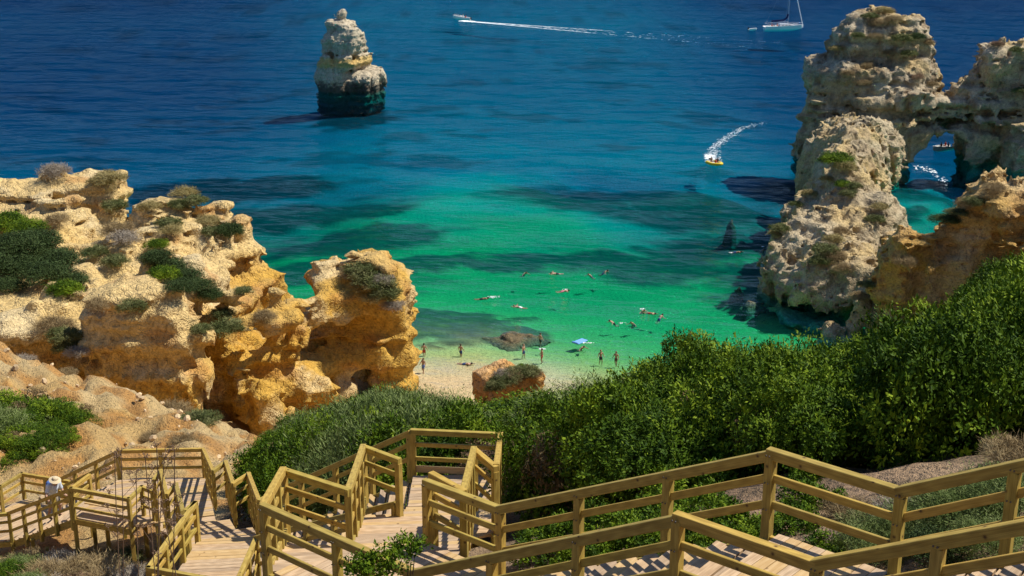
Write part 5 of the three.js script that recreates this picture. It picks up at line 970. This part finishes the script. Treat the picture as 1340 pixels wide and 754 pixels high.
const GEL = new THREE.MeshPhysicalMaterial({ color: new THREE.Color(.78, .78, .77), roughness: .3, clearcoat: .4, side: THREE.DoubleSide }), NAVY = new THREE.MeshStandardMaterial({ color: new THREE.Color(.015, .025, .10), roughness: .85 }), METAL = new THREE.MeshStandardMaterial({ color: new THREE.Color(.62, .63, .65), roughness: .35, metalness: .6 }), BLACK = new THREE.MeshStandardMaterial({ color: new THREE.Color(.02, .02, .022), roughness: .5 }), TINT = new THREE.MeshPhysicalMaterial({ color: new THREE.Color(.08, .10, .12), roughness: .1 }), TUBE = new THREE.MeshStandardMaterial({ color: new THREE.Color(.80, .56, .03), roughness: .5 }), RED = new THREE.MeshStandardMaterial({ color: new THREE.Color(.50, .05, .04), roughness: .7 });
const SIT = bodyParts({ ...STAND, ...turnJ({ crown: STAND.crown, chin: STAND.chin, neck: STAND.neck, chest: STAND.chest, waist: STAND.waist, pelvis: STAND.pelvis, shL: STAND.shL, shR: STAND.shR, elL: [.26, 1.14, .06], elR: [-.26, 1.14, .06], wrL: [.22, 1.02, .30], wrR: [-.22, 1.02, .30], hiL: STAND.hiL, hiR: STAND.hiR, knL: [.13, .92, .42], knR: [-.13, .92, .42], anL: [.13, .52, .46], anR: [-.13, .52, .46] }, ([x, y, z]) => [x, y - .86, z]) }, .045);
function sitter(label, parentPos, local, turn, boatTurn, cloth, skin = 1, group) {
  const p = V(...local).applyAxisAngle(V(0, 1, 0), boatTurn).add(parentPos), o = thing('person', label, 'person', p, group); o.rotation.y = turn + boatTurn;
  part('body', SIT.body, SKIN[skin], o); part('hair', SIT.hair, HAIR[0], o); part('shorts', SIT.shorts, CLOTH[cloth], o);
  const c = part('shirt', shirtGeo, CLOTH[cloth], o); return o;
}
const shirtGeo = capsuleMesh([[[.18, .53, -.01], [-.18, .53, -.01], .085, .085], [[0, .50, 0], [0, .16, 0], .155, .135]], .05, .04);
function outboard(t, x) { const g = new THREE.BoxGeometry(.42, .5, .34, 2, 2, 2); part('outboard_motor', g, BLACK, t).position.set(x, .62, 0); const l = new THREE.CylinderGeometry(.07, .09, .9, 8); part('motor_leg', l, BLACK, t).position.set(x - .05, .1, 0); }
{ // speedboat
  const p = sea(604, 25, 0), turn = Math.PI - .35, t = thing('speedboat', 'small white speedboat trailing a long white wake', 'speedboat', p); t.rotation.y = turn; t.rotation.z = .06; t.rotation.order = 'YXZ';
  part('hull', hullGeometry(6.4, 2.3, .45, { freeboard: .75, sheer: .35, floor: .2 }), GEL, t);
  const con = new THREE.BoxGeometry(.8, .75, .9); part('console', con, GEL, t).position.set(.3, .75, 0);
  const w = new THREE.BoxGeometry(.06, .5, 1.0); const ws = part('windscreen', w, TINT, t); ws.position.set(.66, 1.3, 0); ws.rotation.z = .35;
  for (const z of [-.45, .45]) part('seat', new THREE.BoxGeometry(.5, .5, .5), GEL, t).position.set(-.7, .55, z);
  for (const z of [-.9, .9]) { const c = new THREE.CatmullRomCurve3([V(.6, .85, z), V(1.6, 1.25, z * .8), V(2.8, 1.35, z * .25)]); part('bow_rail', new THREE.TubeGeometry(c, 8, .03, 5), METAL, t); }
  outboard(t, -3.3);
  sitter('helmsman in white on the speedboat', p, [-.4, .75, .35], -Math.PI / 2 + Math.PI, turn, 'white'); sitter('passenger in red near the speedboat motor', p, [-1.6, .6, -.3], Math.PI / 2, turn, 'red');
}
{ // wakes
  const r = rng(51), L = [], a = sea(612, 28), b = sea(800, 43), dir = b.clone().sub(a), len = dir.length(); dir.normalize(); const n = V(-dir.z, 0, dir.x);
  const far = sea(1010, 62), long = far.clone().sub(a).length();
  for (let i = 0; i < 1500; i++) {
    const f = Math.pow(r(), 2.2), arm = r() < .4 ? -1 : r() < .72 ? 1 : 0, wd = .4 + 7 * f, off = (arm ? arm * wd : (r() - .5) * wd * 1.2) + (r() - .5) * (.35 + 1.6 * f);
    if (f > .45 && n2(f * 40, arm * 3) < .1) continue;
    const q = a.clone().addScaledVector(dir, f * long + (r() - .5)).addScaledVector(n, off), s = Math.max(.1, 1 - 1.1 * f) * (.4 + .8 * r());
    L.push([q.x, q.z, .8 * s + .08, .10 * s + .015, -Math.atan2(dir.z, dir.x) + (r() - .5) * .25, .03 + .08 * Math.max(0, .3 - f) * r()]);
  }
  for (let i = 0; i < 70; i++) { const q = a.clone().addScaledVector(dir, -2.5 + r() * 5).addScaledVector(n, (r() - .5) * 2.2); L.push([q.x, q.z, .4 + .4 * r(), .2 + .2 * r(), r() * 3, .12]); }
  foam('long white double-armed wake behind the speedboat', L, 'boat_wake');
  const M = [], c = [sea(934, 212), sea(932, 198), sea(943, 186), sea(960, 175), sea(975, 167), sea(1000, 161)], path = new THREE.CatmullRomCurve3(c);
  for (let i = 0; i < 700; i++) { const f = Math.pow(r(), 1.4), q = path.getPoint(f), wd = (f < .15 ? 1.7 : 1.5) * (1 - .45 * f); M.push([q.x + (r() + r() - 1) * wd, q.z + (r() + r() - 1) * wd * 1.6, (.05 + .30 * r() * r()) * (1 - .6 * f), (.03 + .09 * r()) * (1 - .5 * f), (r() - .5) * .5, .03 + .04 * r()]); }
  for (let i = 0; i < 50; i++) { const q = sea(924 + 10 * r(), 203 + 9 * r()); M.push([q.x, q.z, .2 + .5 * r(), .08 + .12 * r(), (r() - .5) * .4, .06]); }
  foam('curving white wake behind the yellow inflatable boat', M, 'boat_wake');
  const K = []; for (let i = 0; i < 60; i++) { const f = r(), q = sea(1195 + 45 * f + 6 * (r() - .5), 216 + 22 * f * f + 6 * r()); K.push([q.x, q.z, .1 + .25 * r(), .06 + .1 * r(), r() * 3, .04]); }
  foam('thin drifting foam streaks in the water before the arch', K, 'foam_streak');
}
{ // yellow-rimmed inflatable
  const p = sea(936, 216, 0), turn = -1.15, t = thing('inflatable_boat', 'yellow-rimmed inflatable boat carrying people across the bay', 'inflatable boat', p); t.rotation.y = turn;
  const c = new THREE.CatmullRomCurve3([V(-1.5, .3, -.85), V(.4, .32, -.85), V(1.3, .42, -.5), V(1.6, .48, 0), V(1.3, .42, .5), V(.4, .32, .85), V(-1.5, .3, .85)], false); part('side_tube', new THREE.TubeGeometry(c, 40, .27, 10), TUBE, t);
  part('floor', new THREE.BoxGeometry(2.8, .1, 1.4), GEL, t).position.set(-.2, .2, 0); part('transom', new THREE.BoxGeometry(.08, .5, 1.4), GEL, t).position.set(-1.5, .4, 0); outboard(t, -1.75); part('thwart', new THREE.BoxGeometry(.3, .08, 1.3), GEL, t).position.set(.2, .48, 0);
  sitter('passenger in red in the bow of the yellow-rimmed boat', p, [.6, .4, .3], Math.PI / 2, turn, 'red'); sitter('passenger in black in the yellow-rimmed boat', p, [.2, .4, -.35], Math.PI / 2, turn, 'black', 0); sitter('person steering the yellow-rimmed boat', p, [-1.0, .45, .2], Math.PI / 2, turn, 'brown');
}
{ // small white boat in the arch
  const p = sea(1234, 196, 0), turn = Math.PI + .55, t = thing('motor_boat', 'small white motor boat with passengers coming through the arch', 'motor boat', p); t.rotation.y = turn;
  part('hull', hullGeometry(5.4, 2.1, .4, { freeboard: .65, sheer: .3, floor: .18 }), GEL, t); part('thwart', new THREE.BoxGeometry(.35, .1, 1.7), GEL, t).position.set(.3, .5, 0); part('thwart', new THREE.BoxGeometry(.35, .1, 1.7), GEL, t).position.set(-1, .5, 0); outboard(t, -2.8);
  sitter('passenger in black in the white boat under the arch', p, [.3, .5, .2], Math.PI / 2, turn, 'black'); sitter('passenger in navy in the white boat under the arch', p, [-.9, .5, -.4], Math.PI / 2, turn, 'navy'); sitter('passenger in red in the white boat under the arch', p, [-1.1, .5, .45], Math.PI / 2, turn, 'red');
}
{ // sailing yacht with its tender
  const p = sea(1025.5, 38, 0), turn = .13, t = thing('sailing_yacht', 'white sailing yacht at anchor with navy sail cover and furled headsail', 'yacht', p); t.rotation.y = turn;
  part('hull', hullGeometry(12.6, 3.8, .7, { freeboard: 1.05, sheer: .35, bow: .45, flat: .8, floor: .75, thick: .12 }), GEL, t);
  const cab = new THREE.Shape(); cab.moveTo(-1.6, 0); cab.lineTo(-1.4, .62); cab.lineTo(1.6, .5); cab.lineTo(3.3, .06); cab.lineTo(3.3, 0); cab.closePath(); const cg = new THREE.ExtrudeGeometry(cab, { depth: 1.9, bevelEnabled: true, bevelSize: .12, bevelThickness: .12, bevelSegments: 2 }); cg.translate(0, 1.0, -.95); part('cabin', cg, GEL, t);
  for (const z of [-1.09, 1.09]) for (const x of [-.6, .5, 1.5]) part('cabin_window', new THREE.BoxGeometry(.7, .16, .03), TINT, t).position.set(x, 1.32, z);
  const mast = new THREE.CylinderGeometry(.075, .10, 16.5, 10); part('mast', mast, METAL, t).position.set(1.3, 9.4, 0);
  const boom = new THREE.CylinderGeometry(.06, .06, 5.2, 8); boom.rotateZ(Math.PI / 2); part('boom', boom, METAL, t).position.set(-1.4, 2.35, 0);
  const cov = new THREE.CatmullRomCurve3([V(-4, 2.5, 0), V(-2, 2.6, 0), V(0, 2.85, 0), V(.9, 3.6, 0), V(1.15, 4.6, 0)]), sg = new THREE.TubeGeometry(cov, 20, .30, 8), sp = sg.attributes.position; part('sail_cover', sg, NAVY, t);
  const jib = new THREE.CatmullRomCurve3([V(6.0, 1.5, 0), V(3.7, 9.5, 0), V(1.5, 17.2, 0)]); part('furled_headsail', new THREE.TubeGeometry(jib, 20, .14, 8), GEL, t);
  part('backstay', new THREE.TubeGeometry(new THREE.LineCurve3(V(-6.1, 1.2, 0), V(1.3, 17.5, 0)), 2, .02, 4), METAL, t);
  for (const z of [-1.7, 1.7]) { part('shroud', new THREE.TubeGeometry(new THREE.LineCurve3(V(1.0, 1.2, z), V(1.3, 15, 0)), 2, .02, 4), METAL, t); const c = new THREE.CatmullRomCurve3([V(-5.8, 1.75, z * .85), V(-1, 1.75, z * 1.03), V(3.5, 1.85, z * .75), V(6, 2.0, 0)]); part('lifeline', new THREE.TubeGeometry(c, 20, .03, 5), METAL, t); }
  const wheel = new THREE.TorusGeometry(.5, .03, 6, 20); wheel.rotateY(Math.PI / 2); part('wheel', wheel, BLACK, t).position.set(-4.7, 1.6, 0);
  part('flag_staff', new THREE.CylinderGeometry(.02, .02, 1.6, 5), METAL, t).position.set(-5.9, 2.2, .3);
  for (const [x, z, c, l] of [[-4.1, .6, 'red', 'crew member in red at the yacht wheel'], [-3.2, -.7, 'navy', 'crew member in navy in the yacht cockpit'], [-2.4, .7, 'red', 'crew member in red by the yacht cabin']]) sitter(l, p, [x, 1.1, z], Math.PI / 2, turn, c);
  const d = thing('tender', 'little white tender floating astern of the yacht', 'dinghy', sea(985, 39.5, 0)); d.rotation.y = .15; part('hull', hullGeometry(2.6, 1.4, .15, { freeboard: .5, sheer: .2, floor: .15, thick: .25 }), GEL, d); outboard(d, -1.4);
}
{ // bird on the stack
  const c = sea(462, 122, 0), p = hitRock(451, 13, c.z + 2, c.z - 14) ?? V(c.x - 1.5, 21, c.z - 5), t = thing('gull', 'gull perched on the very top of the lone stack', 'bird', p);
  const g = capsuleMesh([[[-.16, .24, 0], [.12, .30, 0], .05, .10], [[.12, .30, 0], [.20, .42, 0], .07, .06], [[.20, .42, 0], [.28, .41, 0], .05, .015], [[-.16, .24, 0], [-.34, .22, 0], .05, .02], [[.02, .22, .04], [.03, .0, .04], .015, .012], [[.02, .22, -.04], [.03, .0, -.04], .015, .012]], .04, .02); part('body', g, CLOTH.white, t);
}
{ // blue parasol on the hidden strip of beach by the cave
  const p = atZ(341, 569, -113), t = thing('parasol', 'blue beach parasol peeping out above the bushes by the cave', 'parasol', V(p.x, ground(p.x, p.z), p.z)), h = p.y - ground(p.x, p.z);
  const g = new THREE.ConeGeometry(1.05, .42, 8, 1, true); part('canopy', g, new THREE.MeshStandardMaterial({ color: new THREE.Color(.10, .24, .60), roughness: .8, side: THREE.DoubleSide }), t).position.y = h; part('pole', new THREE.CylinderGeometry(.02, .02, h + .4, 6), METAL, t).position.y = h / 2;
}
{ // man walking up the lowest flight
  const f = .58, base = S.W1.clone().lerp(S.f3, f).lerp(S.n1.clone().lerp(S.f2, f), .62), up = dirA.clone().negate();
  const n = 13, y = mix(S.W1.y, S.f3.y, Math.ceil(f * n) / n) - 1.05, J = { ...STAND, crown: [.0, 1.57, .28], chin: [0, 1.46, .30], neck: [0, 1.40, .19], chest: [0, 1.26, .12], waist: [0, 1.05, .03], pelvis: [0, .94, 0], shL: [.185, 1.36, .15], shR: [-.185, 1.36, .15], elL: [.27, 1.10, .18], wrL: [.22, 1.02, .40], elR: [-.30, 1.12, .16], wrR: [-.44, 1.06, .38], hiL: [.09, .91, 0], hiR: [-.09, .91, 0], knL: [.10, .62, .26], anL: [.10, .27, .20], knR: [-.10, .52, -.02], anR: [-.10, .11, -.22], long: .85 };
  const q = bodyParts(J, .02), t = thing('person', 'man in sun hat, pale shirt and khaki shorts on the lowest flight', 'person', V(base.x, y, base.z)); t.rotation.y = Math.atan2(up.x, up.z);
  // hands with separate fingers closed towards the rail
  const hands = [];
  for (const s of [1, -1]) { const w = s > 0 ? J.wrL : J.wrR, L = [[w, [w[0] - s * .01, w[1] - .01, w[2] + .07], .026, .030]]; for (let k = 0; k < 4; k++) { const x = w[0] + (k - 1.5) * .019, b = [x, w[1] - .01, w[2] + .09], m = [x, w[1] - .02 - .002 * k, w[2] + .13 - .006 * Math.abs(k - 1)], e = [x, w[1] - .05, w[2] + .135]; L.push([b, m, .0095, .009], [m, e, .009, .008]); } const b = [w[0] - s * .03, w[1], w[2] + .03], m = [w[0] - s * .05, w[1] - .015, w[2] + .065]; L.push([b, m, .012, .010], [m, [m[0] + s * .008, m[1] - .012, m[2] + .03], .010, .009]); hands.push(capsuleMesh(L, .008, .006)); }
  const nose = capsuleMesh([[[0, 1.50, .385], [0, 1.475, .41], .012, .016], [[.092, 1.49, .27], [.094, 1.52, .27], .014, .02], [[-.092, 1.49, .27], [-.094, 1.52, .27], .014, .02]], .01, .006);
  part('body', mergeGeometries([q.body, ...hands, nose]), SKIN[0], t); part('hair', q.hair, paint(.45, .43, .40), t); part('shorts', q.shorts, CLOTH.khaki, t);
  part('shirt', capsuleMesh([[J.shL, J.shR, .085, .085], [J.chest, J.waist, .168, .150], [J.waist, J.pelvis, .150, .155], [J.shL, J.elL.map((v, i) => mix(J.shL[i], v, .75)), .078, .07], [J.shR, J.elR.map((v, i) => mix(J.shR[i], v, .75)), .078, .07]], .05, .02), CLOTH.shirt, t);
  part('backpack', capsuleMesh([[[0, 1.30, -.10], [0, 1.06, -.16], .13, .13]], .04, .03), CLOTH.blue, t);
  const prof = [[0, .115], [.07, .11], [.098, .07], [.105, .01], [.20, -.02], [.205, -.012], [.11, .025]].map(([x, yy]) => new THREE.Vector2(x, yy)), hat = part('sun_hat', new THREE.LatheGeometry(prof, 24), CLOTH.straw, t); hat.material = CLOTH.straw; hat.position.set(0, 1.575, .275); hat.rotation.x = .35;
  for (const [a, sgn] of [[J.anL, 1], [J.anR, -1]]) part('shoe', capsuleMesh([[[a[0], a[1] - .05, a[2] - .05], [a[0], a[1] - .06, a[2] + .17], .05, .042]], .02, .012), CLOTH.brown, t);
}

renderer.render(scene, camera);
